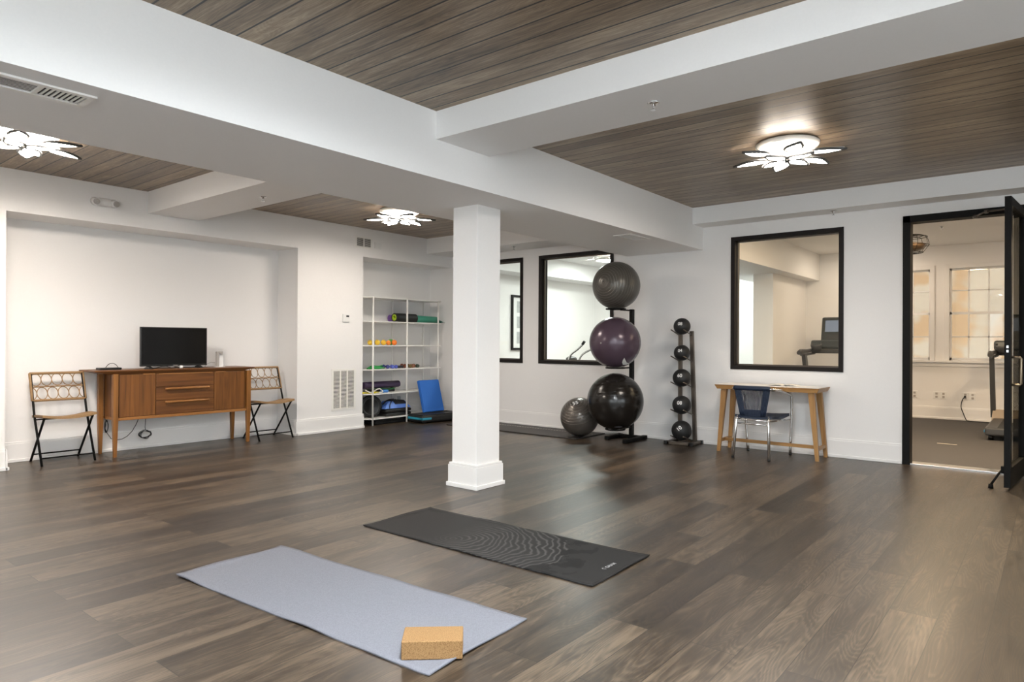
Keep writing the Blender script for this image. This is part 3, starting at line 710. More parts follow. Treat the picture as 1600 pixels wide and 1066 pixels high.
# ================================================================== SHELF UNIT
SX, SY = 6.81, 7.70
t = thing('shelving_unit', 'white metal shelving unit with six shelves standing in the wall recess', 'shelving', (SX, SY, 0))
ZSH = [1.83, 1.485, 1.14, .797, .452, .10]
fy, by = 7.535-SY, 7.865-SY
px0, px1, px2 = 6.17-SX, 0., 7.455-SX
for z in ZSH:
    MB().prism([(px0-.0, fy-.035), (px2+.05, fy-.035), (px2+.06, by+.03), (px0-.2, by+.03), (px0-.2, fy+.16)], z-.014, z).build('shelf', WMET, t)
for x in (px0, px1, px2):
    MB().cyl((x, fy-.020, 0), (x, fy-.020, 1.826), .0135, n=14).build('post', WMET, t)
    MB().cyl((x+.02, by, 0), (x+.02, by, 1.826), .0115, n=14).build('post', WMET, t)
def W3(x, y, z): return (x, y, z)
# rolled things
def rolled(name, label, cat, x0, x1, y, z, R, mt, mt2=None, turns=3.2, group=None, rz=0.):
    r = thing(name, label, cat, ((x0+x1)/2, y, z), rz, group); L = (x1-x0)/2
    P = []; n = int(turns*22)
    for i in range(n+1):
        a = 2*PI*turns*i/n; rr = R*(.32+.66*i/n); P.append((rr*math.cos(a), rr*math.sin(a)))
    th_ = R*.62/turns*.72
    m_ = MB(); inner = []
    for i, (a, b) in enumerate(P):
        l = math.hypot(a, b); inner.append((a*(l-th_)/l, b*(l-th_)/l))
    V = [[m_.b.verts.new(Vector((sx_, p[0], R+p[1]))) for sx_ in (-L, L)] for p in P]
    U = [[m_.b.verts.new(Vector((sx_, p[0], R+p[1]))) for sx_ in (-L, L)] for p in inner]
    for i in range(n):
        m_.b.faces.new((V[i][0], V[i+1][0], V[i+1][1], V[i][1])).smooth = True
        m_.b.faces.new((U[i][0], U[i][1], U[i+1][1], U[i+1][0])).smooth = True
        for s_ in (0, 1): m_.b.faces.new((V[i][s_], U[i][s_], U[i+1][s_], V[i+1][s_]))
    m_.b.faces.new((V[n][0], U[n][0], U[n][1], V[n][1])); m_.b.faces.new((V[0][0], U[0][0], U[0][1], V[0][1]))
    m_.build('rolled_sheet', mt, r)
    return r
z1 = ZSH[1]
rolled('yoga_mat', 'purple rolled mat lying behind the black roller on the upper shelf', 'mat', 6.72, 7.33, 7.80, z1, .058, rubber('purple_foam', (122, 84, 158)))
t = thing('foam_roller', 'black ribbed foam roller with lime green core on the upper shelf', 'foam roller', (6.885, 7.65, z1))
RR = .066
prof = []
m_ = MB(); n = 48
M_ = Matrix.Translation((0, 0, RR)) @ Matrix.Rotation(PI/2, 4, 'Y')
m_.lathe([(RR*.72, -.21), (RR*.97, -.21), (RR, -.205)]+[(RR-(.002 if k % 2 else 0), -.2+.4*k/40) for k in range(41)]+[(RR, .205), (RR*.97, .21), (RR*.72, .21)], 40, M_)
m_.build('roller_shell', rubber('black_foam', (26, 26, 24)), t)
MB().lathe([(RR*.45, -.212), (RR*.73, -.212), (RR*.73, .212), (RR*.45, .212), (RR*.45, -.212)], 36, M_).build('roller_core', rubber('lime_core', (170, 196, 40)), t)
t = thing('rolled_mat', 'green and teal rolled mat with its loose end over the upper shelf right end', 'mat', (7.36, 7.66, z1))
MB().lathe([(0, -.25), (.04, -.25), (.056, -.24), (.054, .0), (.048, .19), (.04, .20), (0, .20)], 28, Matrix.Translation((0, 0, .057)) @ Matrix.Rotation(PI/2, 4, 'Y')).build('roll', rubber('teal_green', (70, 150, 126)), t)
MB().grid(lambda u, v: (.17+.12*u, -.10+.14*v, .012+.035*(1-v)*(1-u)+.010*math.sin(5*v)), 6, 8, .006).build('loose_end', rubber('teal_dark', (40, 112, 98)), t)
# toning balls
z2 = ZSH[2]
def small_ball(label, x, y, z, R, col, group, name='toning_ball', cat='ball'):
    return tag(MB().sphere((0, 0, R), R, 24, 16).build(name, rubber('c'+label[:10], col, .5), loc=(x, y, z)), label, cat, group)
yel = (236, 196, 60); ora = (240, 140, 50)
small_ball('yellow toning ball at the left end of the ball row', 6.202, 7.62, z2, .038, yel, 'toning balls')
small_ball('yellow toning ball just right of the front left post', 6.333, 7.62, z2, .040, yel, 'toning balls')
small_ball('yellow toning ball beside the first orange ball', 6.448, 7.62, z2, .040, (238, 190, 56), 'toning balls')
small_ball('orange toning ball beside the yellow balls', 6.542, 7.62, z2, .036, ora, 'toning balls')
small_ball('orange toning ball at the right end of the ball row', 6.644, 7.61, z2, .040, (244, 130, 42), 'toning balls')
small_ball('green toning ball behind the two orange balls', 6.664, 7.715, z2, .046, (84, 150, 60), 'toning balls')
# third shelf: bands, dumbbells, rollers
z3 = ZSH[3]
gb = MB()
for k in range(4):
    gb.tube([(.09*math.cos(a)+.03*k-.05, .045*math.sin(a), .012+.010*k+.008*math.sin(2*a+k)) for a in [2*PI*i/24 for i in range(24)]], .0075, 8, closed=True)
gb.tube([(-.14, -.03, .012), (-.06, -.05, .02), (.02, -.05, .012), (.10, -.04, .018), (.15, -.02, .015)], .014, 10)
tag(gb.build('resistance_band', rubber('green_band', (40, 150, 70), .4), loc=(6.31, 7.64, z3)), 'bright green tangled resistance band left on the third shelf', 'resistance band')
def dumbbell(label, x, y, z, R, L, col, rz, group='small dumbbells'):
    r = thing('dumbbell', label, 'dumbbell', (x, y, z), rz, group)
    mt = rubber('d'+label[:14], col, .45)
    MB().cyl((-L*.3, 0, R), (L*.3, 0, R), R*.42, n=14).build('handle', mt, r)
    for s_ in (-1, 1):
        a = s_*L*.28; b = s_*L*.5
        MB().lathe([(0, min(a, b)), (R*.8, min(a, b)), (R, min(a, b)+.01), (R, max(a, b)-.01), (R*.8, max(a, b)), (0, max(a, b))], 8, Matrix.Translation((0, 0, R)) @ Matrix.Rotation(PI/2, 4, 'Y'), smooth=False).build('weight', mt, r)
dumbbell('dark blue small dumbbell at the left of the dumbbell group', 6.506, 7.64, z3, .030, .15, (62, 66, 130), 1.4)
dumbbell('bright blue small dumbbell in the middle of the group', 6.585, 7.63, z3, .028, .14, (88, 104, 196), 1.65)
dumbbell('violet blue small dumbbell beside the black grip handle', 6.655, 7.63, z3, .028, .14, (76, 90, 176), 1.5)
tag(MB().lathe([(0, -.075), (.016, -.075), (.02, -.06), (.018, .05), (.022, .06), (.018, .075), (0, .075)], 18, Matrix.Translation((0, 0, .022)) @ Matrix.Rotation(PI/2, 4, 'Y')).build('grip_handle', rubber('black_grip', (28, 27, 34)), loc=(6.765, 7.63, z3)), 'black exercise grip handle lying left of the middle post', 'handle')
dumbbell('reddish brown dumbbell standing on end beside the middle post', 6.87, 7.66, z3, .032, .13, (112, 60, 40), 1.3)
dumbbell('olive brown small dumbbell right of the middle post', 6.96, 7.63, z3, .030, .12, (104, 82, 40), 1.2)
dumbbell('copper brown small dumbbell near the right of the shelf', 7.045, 7.64, z3, .030, .13, (142, 92, 66), .6)
dumbbell('black and green small dumbbell rightmost on the third shelf', 7.137, 7.64, z3, .027, .11, (40, 52, 34), 1.0)
# fourth shelf
z4 = ZSH[4]
rolled('yoga_mat', 'dark plum rolled yoga mat on the fourth shelf', 'mat', 6.16, 6.82, 7.72, z4+.05, .056, rubber('plum_foam', (66, 48, 80)), turns=3.6)
tag(MB().box(-.23, .23, -.055, .055, 0, .045, .012).build('folded_band', rubber('black_band', (26, 26, 28)), loc=(6.50, 7.74, z4)), 'black folded strap pile under the plum yoga mat', 'strap')
tag(MB().grid(lambda u, v: (-.17+.34*u, -.04+.09*v, .052+.010*math.sin(7*u)), 14, 3, .008).build('flat_band', rubber('green_flat', (40, 110, 60)), loc=(6.55, 7.70, z4)), 'dark green flat exercise band under the plum mat', 'exercise band')
tag(MB().grid(lambda u, v: (-.15+.31*u, -.03+.07*v, .012+.008*math.sin(9*u)), 14, 3, .01).build('flat_band', rubber('yellow_flat', (236, 216, 50)), loc=(6.20, 7.62, z4)), 'bright yellow flat exercise band at the left of the fourth shelf', 'exercise band')
tag(MB().tube([(-.16, .02, .05), (-.13, -.01, .03), (-.10, -.03, .015), (-.04, -.03, .035), (.02, -.03, .06), (.07, -.02, .065), (.10, -.02, .045), (.13, -.02, .02), (.10, -.04, .012), (.05, -.03, .014)], .0085, 8).build('skipping_rope', rubber('white_cord', (226, 222, 214)), loc=(6.27, 7.59, z4)), 'white cord skipping rope looped on the fourth shelf', 'rope')
tag(MB().box(-.06, .06, -.03, .03, .0, .042, .014).build('blue_band_roll', rubber('sky_band', (70, 130, 200)), loc=(6.46, 7.61, z4)), 'light blue rolled exercise band on the fourth shelf', 'exercise band')
# bottom shelf
z5 = ZSH[5]
t = thing('balance_dome', 'black round balance dome turned on its side on the bottom shelf', 'balance dome', (6.25, 7.66, z5))
M_ = Matrix.Translation((0, 0, .172)) @ Matrix.Rotation(.35, 4, 'Z') @ Matrix.Rotation(-PI/2, 4, 'X')
MB().lathe([(0, -.02), (.13, -.02), (.15, -.03), (.172, -.02), (.172, .02), (.15, .035), (.12, .075), (.07, .105), (0, .118)], 48, Matrix.Translation((0, 0, .162)) @ Matrix.Rotation(-.38, 4, 'Z') @ Matrix.Rotation(-PI/2, 4, 'X') @ Matrix.Scale(.93, 4)).build('dome', rubber('dome_black', (20, 20, 20), .35), t)
MB().lathe([(.118, -.024), (.126, -.032), (.134, -.024)], 48, Matrix.Translation((0, 0, .162)) @ Matrix.Rotation(-.38, 4, 'Z') @ Matrix.Rotation(-PI/2, 4, 'X') @ Matrix.Scale(.93, 4)).build('rim_ring', rubber('dome_grey', (58, 58, 56), .35), t)
def bench(label, z, col1, col2, x=6.70):
    r = thing('step_block', label, 'step block', (x, 7.67, z), 0, 'stacked step blocks')
    MB().box(-.25, .25, -.11, .12, 0, .05, .02).build('block_body', rubber('k'+label[:9], col1, .4), r)
    MB().box(-.20, .20, -.09, .10, .05, .056, .003).build('tread', rubber('kt'+label[:9], col2, .5), r)
bench('black step riser at the bottom of the stack on the lowest shelf', z5, (22, 22, 22), (34, 34, 34))
bench('black step riser in the middle of the stack on the lowest shelf', z5+.057, (24, 24, 24), (36, 36, 36))
t = thing('handled_bag', 'blue padded bag with black straps on top of the black step risers', 'bag', (6.68, 7.67, z5+.114))
MB().hexa([(-.24, -.10, 0), (.26, -.10, 0), (.26, .11, 0), (-.24, .11, 0)], [(-.13, -.05, .10), (.18, -.05, .10), (.18, .08, .10), (-.13, .08, .10)]).build('bag_body', rubber('cornflower', (92, 132, 214), .45), t)
MB().hexa([(-.02, -.078, .055), (.21, -.078, .055), (.21, .07, .055), (-.02, .07, .055)], [(-.05, -.055, .108), (.16, -.055, .108), (.16, .07, .108), (-.05, .07, .108)]).build('bag_flap', rubber('bag_black', (28, 28, 34), .5), t)
MB().tube([(-.15, -.10, .0), (-.14, -.09, .05), (-.09, -.06, .09), (-.03, -.02, .115), (.05, 0, .12)], .006, 8).tube([(-.2, .0, .06), (-.15, 0, .10), (-.08, 0, .118), (.03, .03, .12)], .012, 8).build('strap', BPLA, t)
t = tag(MB().lathe([(0, 0), (.025, 0), (.028, .045), (.025, .047), (.022, .004), (0, .004)], 24).build('clear_cup', CLEAR, loc=(6.82, 7.70, z5+.223)), 'small clear cup standing on the blue padded bag', 'cup')
tag(MB().box(-.36, .40, -.15, .17, 0, .035, .008).box(-.34, .38, -.14, .16, .035, .06, .008).build('folded_mat', rubber('black_fold', (24, 23, 23)), loc=(6.62, 7.72, 0)), 'black folded exercise mat on the floor under the lowest shelf', 'mat')
# aerobic step and foam pad
t = thing('aerobic_step', 'black aerobic step platform with teal end on the floor before the shelves', 'aerobic step', (7.17, 7.30, 0), -.10)
MB().box(-.37, .40, -.19, .19, .012, .115, .03, seg=3).box(-.35, .38, -.17, .17, .112, .125, .006).build('platform', rubber('step_black', (26, 27, 27), .5), t)
MB().box(-.381, -.20, -.196, -.10, .05, .085, .008).box(-.381, -.35, -.196, .15, .05, .085, .008).build('end_grip', rubber('teal_grip', (50, 150, 176), .4), t)
for x in (-.3, .3):
    for y in (-.14, .14): MB().cyl((x, y, 0), (x, y, .014), .03).build('foot', BPLA, t)
pad = MB().box(-.20, .20, -.03, .03, 0, .49, .012, seg=3)
Mp = Matrix.Rotation(-.02, 4, 'Z') @ Matrix.Shear('XY', 4, (0, 0))
o = pad.build('foam_pad', plain('royal_blue_foam', srgb(40, 104, 190), .8, bump=.5, bscale=240, var=.08), loc=(7.19, 7.335, .136))
o.rotation_euler = (math.radians(-16), 0, math.radians(-2)); tag(o, 'royal blue foam balance pad leaning on the aerobic step', 'foam pad')

# ================================================================== EXERCISE BALLS AND RACK
t = thing('ball_rack', 'black upright rack holding three large exercise balls', 'ball rack', (7.47, 4.12, 0))
MB().box(-.03, .03, -.022, .022, .03, 1.61, .004).build('upright', BLK, t)
MB().box(-.30, .06, .15, .21, .0, .045, .006).box(-.42, .10, -.17, -.11, .0, .045, .006).box(-.03, .03, -.17, .21, .005, .045, .004).build('base_frame', BLK, t)
for z in (1.598, .888, .150):
    a = MB(); a.box(-.26, .0, -.012, .012, z-.012, z+.004, .003, M=Matrix.Rotation(-.04, 4, 'Z'))
    cx_, cy_ = -.37, .015
    a.tube([(cx_+.115*math.cos(q), cy_+.115*math.sin(q), z+.002) for q in [2*PI*i/28 for i in range(28)]], .009, 8, closed=True)
    a.build('ball_cradle', BLK, t)
def ex_ball(name, label, c, R, mt, axis, plug=True, sticker=None, cat='exercise ball', group='exercise balls'):
    r = thing(name, label, cat, c, 0, group)
    q = Vector(axis).to_track_quat('Z', 'Y').to_matrix().to_4x4()
    o = MB().sphere((0, 0, 0), R, 72, 48).build('ball_skin', mt, r)
    o.rotation_euler = q.to_euler()
    if plug:
        d = Vector(plug).normalized()
        MB().cyl(d*(R-.002), d*(R+.003), .009, .008, n=16).build('plug', BPLA if mt != BALLP else GPLA, r)
    return r
CAMV = Vector((-7.2, -4.2, 0))
rT = ex_ball('exercise_ball', 'graphite ringed exercise ball topmost on the black rack', (7.1, 4.130, 1.882), .2855, BALLG, (-.99, .04, .10), (-.99, .04, .10))
rM = ex_ball('exercise_ball', 'purple exercise ball in the middle of the black rack', (7.1, 4.144, 1.195), .308, BALLP, (.1, .1, 1), (-.99, .03, -.02))
rL = ex_ball('exercise_ball', 'large glossy black exercise ball lowest on the black rack', (7.08, 4.126, .489), .3375, BALLK, (.05, .1, 1), None)
# torn label on the purple ball; logo oval on the black ball
def patch(name, R, direction, pts, mt, parent, lift=1.004):
    w = Vector(direction).normalized(); e = Vector((0, 0, 1)).cross(w).normalized(); n = w.cross(e); b_ = bmesh.new()
    NL = 5; L_ = [[b_.verts.new((w+e*(x*k/NL/R)+n*(y*k/NL/R)).normalized()*R*lift) for x, y in pts] for k in range(1, NL+1)]; c_ = b_.verts.new(w*R*lift); m_ = len(pts)
    for i in range(m_):
        b_.faces.new((L_[0][i], L_[0][(i+1) % m_], c_))
        for k in range(NL-1): b_.faces.new((L_[k][i], L_[k+1][i], L_[k+1][(i+1) % m_], L_[k][(i+1) % m_]))
    me = bpy.data.meshes.new(name); b_.to_mesh(me); b_.free(); me.materials.append(mt); o = bpy.data.objects.new(name, me); COL.objects.link(o); o.parent = parent; return o
patch('torn_label', .308, (-.20, -.62, -.75), [(-.075, .07), (-.035, .01), (.03, -.025), (.085, -.035), (.04, -.055), (-.02, -.05), (-.06, -.01), (-.075, .03)], WHT, rM)
patch('oval_mark', .3375, (-.36, -.33, -.80), [(.05*math.cos(2*PI*i/16), .022*math.sin(2*PI*i/16)) for i in range(16)], plain('mark_grey', srgb(66, 64, 70), .4), rL)
rF = ex_ball('exercise_ball', 'silver grey ribbed exercise ball marked 55 resting on the floor mat', (7.15, 4.68, .257), .243, BALLS, (-.5, -.1, .8), None)
dF = Vector((-.64, -.16, .77))
patch('number_patch', .243, dF, [(.052*math.cos(2*PI*i/16), .038*math.sin(2*PI*i/16)) for i in range(16)], BPLA, rF, 1.003)
text_part('number', '55', .078, WHT, rF, ball=(.243, .5, dF))
t = thing('exercise_mat', 'long black exercise mat with dotted centre line along the window wall', 'mat', (7.21, 5.55, 0))
MB().box(-.29, .40, -.97, 1.25, 0, .014, .006).build('mat_sheet', rubber('mat_black', (44, 40, 37), .5), t)
d = MB()
for k in range(46):
    y = -.9+k*.045; d.box(.185, .205, y, y+.026, .0141, .0155)
d.build('dotted_line', plain('dot_grey', srgb(190, 182, 172), .6), t)

# ================================================================== MEDICINE BALLS AND RACK
bx, by_ = 7.53, 3.42
t = thing('medicine_ball_rack', 'slim grey metal tower rack holding five medicine balls', 'ball rack', (bx, by_, 0))
yl, yr = 3.515-by_, 3.325-by_
yl2, yr2 = 3.49-by_, 3.35-by_
for ya, yb_, zt in ((yl, yl2, 1.30), (yr, yr2, 1.335)):
    MB().hexa([(.015, ya-.021, .03), (.05, ya-.021, .03), (.05, ya+.021, .03), (.015, ya+.021, .03)], [(-.035, yb_-.021, zt), (.0, yb_-.021, zt), (.0, yb_+.021, zt), (-.035, yb_+.021, zt)]).build('upright', GRYM, t)
MB().box(-.20, -.15, yr-.06, yl+.09, .005, .04, .003).box(-.20, .10, yr-.06, yr-.015, .005, .04, .003).box(-.20, .10, yl+.03, yl+.075, .005, .04, .003).box(.055, .10, yr-.06, yl+.07, .005, .04, .003).box(-.15, .055, yr-.015, yl+.03, .005, .012).build('base_frame', GRYM, t)
for x, y in ((-.19, yr-.055), (-.19, yl+.075), (.09, yr-.055), (.09, yl+.075)): MB().box(x-.02, x+.02, y-.018, y+.018, 0, .042, .004).build('foot', BPLA, t)
MED = [(1.389, .0976, '08', .0), (1.078, .093, '04', .12), (.785, .105, '60', 0.), (.467, .108, '00'[:0]+'08', 0.), (.168, .116, '10', .75)]
for z, R, s_, tl in MED:
    p = MB()
    zz = z-R*.78
    for (y, k) in ((yl*.86, 1), (yr*.80, -1)):
        p.tube([(-.0, y, zz-.035), (-.25, y, zz+.035)], .007, 8)
    p.build('prong', GRYM, t)
labs = ['black medicine ball numbered 08 at the very top of the tower', 'black medicine ball numbered 04 second from the top of the tower', 'black medicine ball third from the top, in the middle of the tower', 'black medicine ball numbered 08 fourth from the top of the tower', 'largest black medicine ball marked 10 at the foot of the tower']
for (z, R, s_, tl), lb in zip(MED, labs):
    r = thing('medicine_ball', lb, 'medicine ball', (7.40, 3.42, z), 0, 'medicine balls')
    MB().sphere((0, 0, 0), R, 48, 32).build('ball_skin', MEDB, r)
    dd = Vector((-.86, -.16, .26))
    text_part('number', s_, R*.55, WHT, r, ball=(R, tl, dd))

# ================================================================== DESK AND CHAIR
cx_, cy_ = 7.42, 2.40
t = thing('console_desk', 'narrow oak console desk with top coloured pale for its gloss, below the window', 'desk', (cx_, cy_, 0))
MB().box(-.205, .205, -.535, .535, .738, .742, .001).build('top_surface', plain('pale_gloss_top', (.78, .76, .73, 1), .3), t)  # whitish colour stands in for the glossy reflection on the desk top
MB().hexa([(-.20, -.52, .692), (.21, -.52, .692), (.21, .52, .692), (-.20, .52, .692)], [(-.215, -.545, .738), (.215, -.545, .738), (.215, .545, .738), (-.215, .545, .738)]).build('table_top', OAKH, t)
for (xt, xb_) in ((-.15, -.155), (.13, .165)):
    for s_ in (-1, 1):
        yt, ybm = s_*.455, s_*.515
        MB().hexa([(xb_-.016, ybm-.017, 0), (xb_+.016, ybm-.017, 0), (xb_+.016, ybm+.017, 0), (xb_-.016, ybm+.017, 0)], [(xt-.024, yt-.03, .693), (xt+.024, yt-.03, .693), (xt+.024, yt+.03, .693), (xt-.024, yt+.03, .693)]).build('leg', OAK, t)
for s_ in (-1, 1): MB().box(-.15, .155, s_*.508-.012, s_*.508+.012, .10, .135, .002).build('stretcher', OAKH, t)
MB().box(-.012, .012, -.50, .50, .10, .135, .002).build('stretcher', OAKH, t)
t = thing('magazine', 'open white magazine lying on the console desk', 'magazine', (7.47, 2.28, .742), .15)
for s_ in (-1, 1):
    MB().grid(lambda u, v: (-.10+.20*v, s_*u*.15, .004+.012*math.sin(PI*u)**.6*(1-.4*u)), 10, 3, .003).build('page_half', plain('paper_%d' % (s_+1), srgb(232, 228, 220), .6, bscale=60, var=.10), t)
t = thing('armchair', 'aluminium bistro armchair with navy woven seat at the desk', 'chair', (7.20, 2.44, 0), .0)
def arc(pts, n=6):
    """Catmull-Rom"""
    out = []; P = [Vector(p) for p in pts]; P = [2*P[0]-P[1]]+P+[2*P[-1]-P[-2]]
    for i in range(1, len(P)-2):
        for k in range(n):
            u = k/n; a, b_, c_, d_ = P[i-1], P[i], P[i+1], P[i+2]
            out.append(.5*((2*b_)+(c_-a)*u+(2*a-5*b_+4*c_-d_)*u*u+(3*b_-a-3*c_+d_)*u**3))
    out.append(P[-2]); return out
loop = arc([(.28, .225, .015), (.255, .245, .40), (.24, .25, .605), (.20, .25, .645), (-.06, .245, .705), (-.21, .21, .72), (-.255, .15, .728), (-.262, 0, .732), (-.255, -.15, .728), (-.21, -.21, .72), (-.06, -.245, .705), (.20, -.25, .645), (.24, -.25, .605), (.255, -.245, .40), (.28, -.225, .015)], 7)
MB().tube(loop, .0145, 10).build('arm_frame', ALU, t)
for s_ in (-1, 1):
    MB().tube([(-.28, s_*.185, .015), (-.235, s_*.165, .40), (-.21, s_*.16, .44)], .0145, 10).build('rear_leg', ALU, t)
    MB().tube([(-.235, s_*.165, .395), (.25, s_*.235, .385)], .008, 8).build('side_rail', ALU, t)
for p_, q_ in (((-.23, -.165, .36), (-.23, .165, .36)), ((.25, -.24, .38), (.25, .24, .38)), ((-.23, -.165, .40), (-.23, .165, .40))): MB().tube([p_, q_], .0075, 8).build('cross_rail', ALU, t)
for x, y in ((.28, .225), (.28, -.225), (-.28, .185), (-.28, -.185)): MB().cyl((x, y, 0), (x, y, .022), .015, n=14).build('foot_cap', BPLA, t)
def seatf(u, v):
    x = -.22+.45*u; hw = .185+.045*u; y = (2*v-1)*hw
    return (x, y, .452-.018*math.sin(PI*u)-.012*math.sin(PI*v)+(.0))
MB().grid(seatf, 14, 14, .028).build('seat', BWEAVE, t)
bk = MB(); NS = 26
def bp_(v, h_): # v -1..1 across, h 0..1 up
    hw = .125+.055*h_; return Vector((-.225-.037*h_+.012*v*v*h_, v*hw, .44+.292*h_))
for i in range(NS):
    v = -1+2*i/(NS-1); rr = .0036 if .16 < (i/(NS-1)) < .84 else .0072
    bk.tube([bp_(v, k/5) for k in range(6)], rr, 6)
for i in range(9): bk.tube([bp_(-1+2*k/12, .02+.025*i) for k in range(13)], .0042, 6)
bk.tube([bp_(-1.02+2.04*k/12, 1.0) for k in range(13)], .0235, 10)
bk.build('woven_backrest', BWEAVE, t)

# ================================================================== YOGA MATS AND BLOCK
def mat_obj(name, label, C, W_, L_, rz, mt, curl, seed, th=.005):
    r = thing(name, label, 'yoga mat', (C[0], C[1], 0), rz)
    rnd = random.Random(seed); ph = [rnd.uniform(0, 6.28) for _ in range(6)]
    def f(u, v):
        x, y = (u-.5)*W_, (v-.5)*L_
        e = max(0, abs(2*u-1)-.80)/.20; g = max(0, abs(2*v-1)-.93)/.07
        z = th+.0008+curl*e*e*(.5+.5*math.sin(11*v+ph[0]))*(.5+.5*math.sin(23*v+ph[1] if u < .5 else 17*v+ph[2]))+curl*1.2*g*g*(.5+.5*math.sin(6*u+ph[3]))
        return (x, y, z)
    MB().grid(f, 24, 70, th).build('mat_sheet', mt, r); return r
K = 1.19
def cen(P): return (sum(p[0] for p in P)/4*K, sum(p[1] for p in P)/4*K)
Pb = [(2.351, 2.941), (2.864, 2.904), (2.842, 1.469), (2.337, 1.484)]
Pg = [(1.33, 2.903), (1.849, 2.931), (1.924, 1.477), (1.411, 1.46)]
bm_ = mat_obj('yoga_mat', 'black yoga mat printed with tree rings on the open floor', cen(Pb), .607, 1.722, math.radians(.6), RINGMAT, .006, 3)
Mx = Matrix.Translation((.005, -.775, .0068))
text_part('mat_logo', '\u2740 GAIAM', .030, plain('logo_grey', srgb(170, 170, 170), .6), bm_, M=Mx)
mat_obj('yoga_mat', 'blue grey yoga mat with cork block on its near end', cen(Pg), .614, 1.727, math.radians(3.2), GREYMAT, .008, 5)
f0, f1 = Vector((1.692, 1.891)), Vector((1.845, 1.721)); dx_ = (f1-f0).normalized(); mid = (f0+f1)/2; nrm = Vector((-dx_.y, dx_.x))
if nrm.dot(mid) < 0: nrm = -nrm
cc = mid+nrm*.066
tag(MB().box(-.114, .114, -.066, .066, 0, .070, .004).build('yoga_block', CORK, loc=(cc.x, cc.y, .0062), rot=(0, 0, math.atan2(dx_.y, dx_.x))), 'cork yoga block on the near corner of the blue grey mat', 'yoga block')

# ================================================================== GYM BEYOND THE GLASS
def treadmill(label, x, y):
    r = thing('treadmill', label, 'treadmill', (x, y, 0), 0, 'treadmills')
    MB().box(-1.0, .55, -.40, .40, .06, .16, .02).build('deck', rubber('tm_deck', (60, 60, 60), .4), r)
    MB().box(-.98, .5, -.27, .27, .16, .165).build('belt', rubber('tm_belt', (26, 26, 26)), r)
    MB().hexa([(.35, -.42, .07), (1.0, -.38, .07), (1.0, .38, .07), (.35, .42, .07)], [(.45, -.40, .28), (.95, -.34, .24), (.95, .34, .24), (.45, .40, .28)]).build('motor_cover', rubber('tm_cover', (120, 100, 74), .35), r)
    MB().box(-1.0, .5, .398, .408, .10, .125, .002).box(-1.0, .5, -.408, -.398, .10, .125, .002).build('side_stripe', rubber('tm_blue', (60, 130, 170), .3), r)
    for sx_ in (-.9, .85):
        for sy_ in (-.34, .34): MB().cyl((sx_, sy_, 0), (sx_, sy_, .07), .03).build('foot', BPLA, r)
    for s_ in (-1, 1):
        MB().hexa([(.48, s_*.40-.03, .16), (.60, s_*.40-.03, .16), (.60, s_*.40+.03, .16), (.48, s_*.40+.03, .16)], [(.14, s_*.40-.028, 1.02), (.24, s_*.40-.028, 1.02), (.24, s_*.40+.028, 1.02), (.14, s_*.40+.028, 1.02)]).build('upright', DGPL, r)
        MB().tube([(-.10, s_*.40, 1.05), (.0, s_*.40, 1.075), (.35, s_*.40, 1.075), (.65, s_*.36, 1.10)], [.032, .036, .03, .028], 12).tube([(.02, s_*.40, 1.02), (.30, s_*.40, 1.02), (.62, s_*.36, 1.04)], .02, 10).build('handrail', DGPL, r)
        MB().lathe([(0, 0), (.07, 0), (.085, .10), (.08, .12), (.07, .11), (.065, .02), (0, .02)], 20, Matrix.Translation((.52, s_*.30, 1.08)) @ Matrix.Rotation(-.3, 4, 'Y')).build('cup_holder', DGPL, r)
    MB().box(.50, .60, -.38, .38, 1.04, 1.10, .02).build('cross_bar', DGPL, r)
    c_ = MB(); Mc = Matrix.Translation((.62, 0, 1.12)) @ Matrix.Rotation(.22, 4, 'Y')
    c_.box(-.02, .05, -.27, .27, .02, .52, .025, M=Mc).box(-.10, .05, -.40, .40, -.02, .12, .03, M=Mc); q = c_.build('console', rubber('tm_console', (66, 70, 70), .35), r)
    MB().box(-.024, -.019, -.21, .21, .27, .46, .002, M=Mc).build('display', emit('tm_display', (.25, .28, .33), .35, .03), q)
    MB().box(-.024, -.019, -.17, .17, .14, .23, .002, M=Mc).build('keypad', DGPL, q)
    return r
treadmill('grey treadmill with console seen through the window above the desk', 11.05, 2.72)
treadmill('treadmill with blue side stripe behind the open glass door', 11.25, .30)
t = thing('elliptical_trainer', 'chrome handled elliptical trainer seen low in the middle window', 'exercise machine', (9.0, 5.75, 0), PI/2)
MB().box(-.75, .75, -.06, .06, .02, .10, .02).box(.60, .72, -.3, .3, 0, .06, .02).box(-.74, -.64, -.3, .3, 0, .06, .02).build('base_frame', DGPL, t)
MB().cyl((.45, -.09, .40), (.45, .09, .40), .30, n=40).build('flywheel_cover', DGPL, t)
MB().tube([(.42, 0, .5), (.30, 0, .92)], .035).build('mast', GRYM, t)
MB().sphere((.30, 0, .93), .075, 24, 14, (1.2, 1.2, .6)).build('console', DGPL, t)
for s_ in (-1, 1):
    MB().tube(arc([(.35, s_*.14, .45), (.30, s_*.15, .75), (.22, s_*.16, .98), (.05, s_*.2, 1.09), (-.06, s_*.22, 1.17)], 5), .016).build('moving_handle', CHROME, t)
    MB().tube([(-.05, s_*.22, 1.165), (-.09, s_*.225, 1.21)], .022).build('grip', BPLA, t)
    MB().box(-.5, -.1, s_*.2-.08, s_*.2+.08, .22, .26, .01).build('pedal', BPLA, t)
t = thing('picture_frame', 'tall black framed print on the white gym wall beyond the first window', 'picture', (10.14, YN2, 1.05))
f = MB()
for (a, b_, c_, d_) in ((-.39, -.35, 0, 1.03), (.35, .39, 0, 1.03), (-.35, .35, 0, .04), (-.35, .35, .99, 1.03)): f.box(a, b_, -.04, 0, c_, d_, .002)
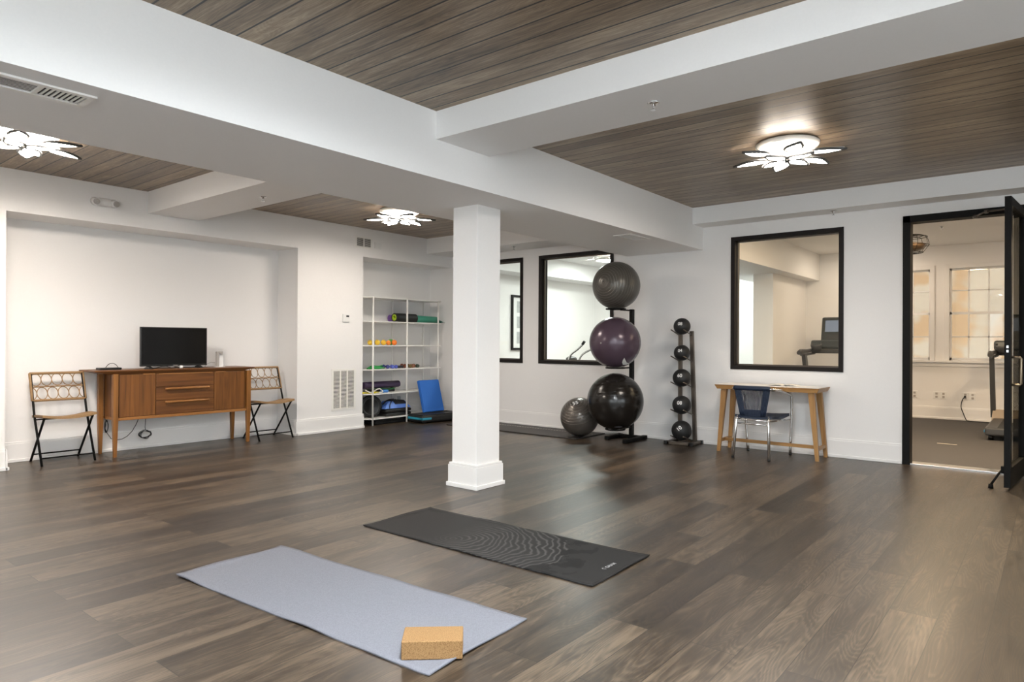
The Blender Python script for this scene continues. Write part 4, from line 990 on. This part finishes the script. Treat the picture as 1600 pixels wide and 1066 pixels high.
f.build('frame', BLK, t)
MB().box(-.35, .35, -.012, -.004, .04, .99).build('mount', plain('mount_paper', (.80, .80, .78, 1), .7), t)
g = MB()
for k in range(3): g.box(-.22, .22, -.0135, -.0118, .12+k*.29, .34+k*.29)
g.build('print', plain('grey_sketch', srgb(176, 178, 176), .7, bscale=14, var=.35), t)
def outlet(label, y, z=.322):
    r = thing('wall_outlet', label, 'outlet', (XG, y, z), 0, 'gym wall outlets')
    MB().box(-.008, 0, -.043, .043, 0, .115, .003).build('cover_plate', WPLA, r)
    MB().box(-.0095, -.007, -.016, .016, .014, .048, .001).box(-.0095, -.007, -.016, .016, .066, .10, .001).build('socket', GPLA, r)
outlet('white wall outlet at the left edge of the doorway view', 1.805)
outlet('white wall outlet, left one of the pair below the gym windows', 1.50)
outlet('white wall outlet, right one of the pair below the gym windows', 1.405)
outlet('white wall outlet with the black plug in it', 1.115)
outlet('white wall outlet immediately right of the plugged one', 1.02)
t = thing('power_cord', 'black cord plugged into gym wall outlet and running to treadmill', 'cord', (12.68, 1.115, 0))
MB().tube(arc([(-.02, .0, .375), (-.05, .03, .33), (-.04, .05, .22), (-.05, .02, .12), (-.06, -.02, .02), (-.10, -.06, .008), (-.14, -.25, .008), (-.20, -.40, .008)], 6), .007, 8).build('cord', BPLA, t)
MB().cyl((-.009, 0, .375), (-.04, 0, .375), .016).build('plug', BPLA, t)
tag(MB().box(-.012, .012, -.10, .10, 0, .003).build('floor_tape', plain('pale_tape', srgb(200, 190, 172), .6), loc=(9.55, 1.02, 0), rot=(0, 0, .0)), 'short pale tape strip on the dark gym floor', 'tape')
t = thing('caged_fan', 'dark round caged fan hanging in the gym beside the door frame', 'fan', (9.75, 1.47, 2.775))
MB().cyl((0, 0, -.22), (0, 0, 0), .014).build('hanging_rod', BLK, t)
MB().lathe([(0, -.42), (.10, -.415), (.17, -.39), (.20, -.33), (.195, -.325), (0, -.325)], 36).build('motor_bowl', plain('bronze_bowl', srgb(96, 78, 60), .3, metal=.5), t)
cg = MB()
for z, R in ((-.22, .17), (-.235, .215), (-.34, .235), (-.43, .17)): cg.tube([(R*math.cos(a), R*math.sin(a), z) for a in [2*PI*i/36 for i in range(36)]], .004, 6, closed=True)
for k in range(10):
    a = 2*PI*k/10; cg.tube([(R*math.cos(a), R*math.sin(a), z) for R, z in ((.02, -.215), (.17, -.22), (.215, -.235), (.235, -.30), (.235, -.34), (.17, -.43), (.02, -.435))], .003, 6)
cg.build('wire_cage', BLK, t)
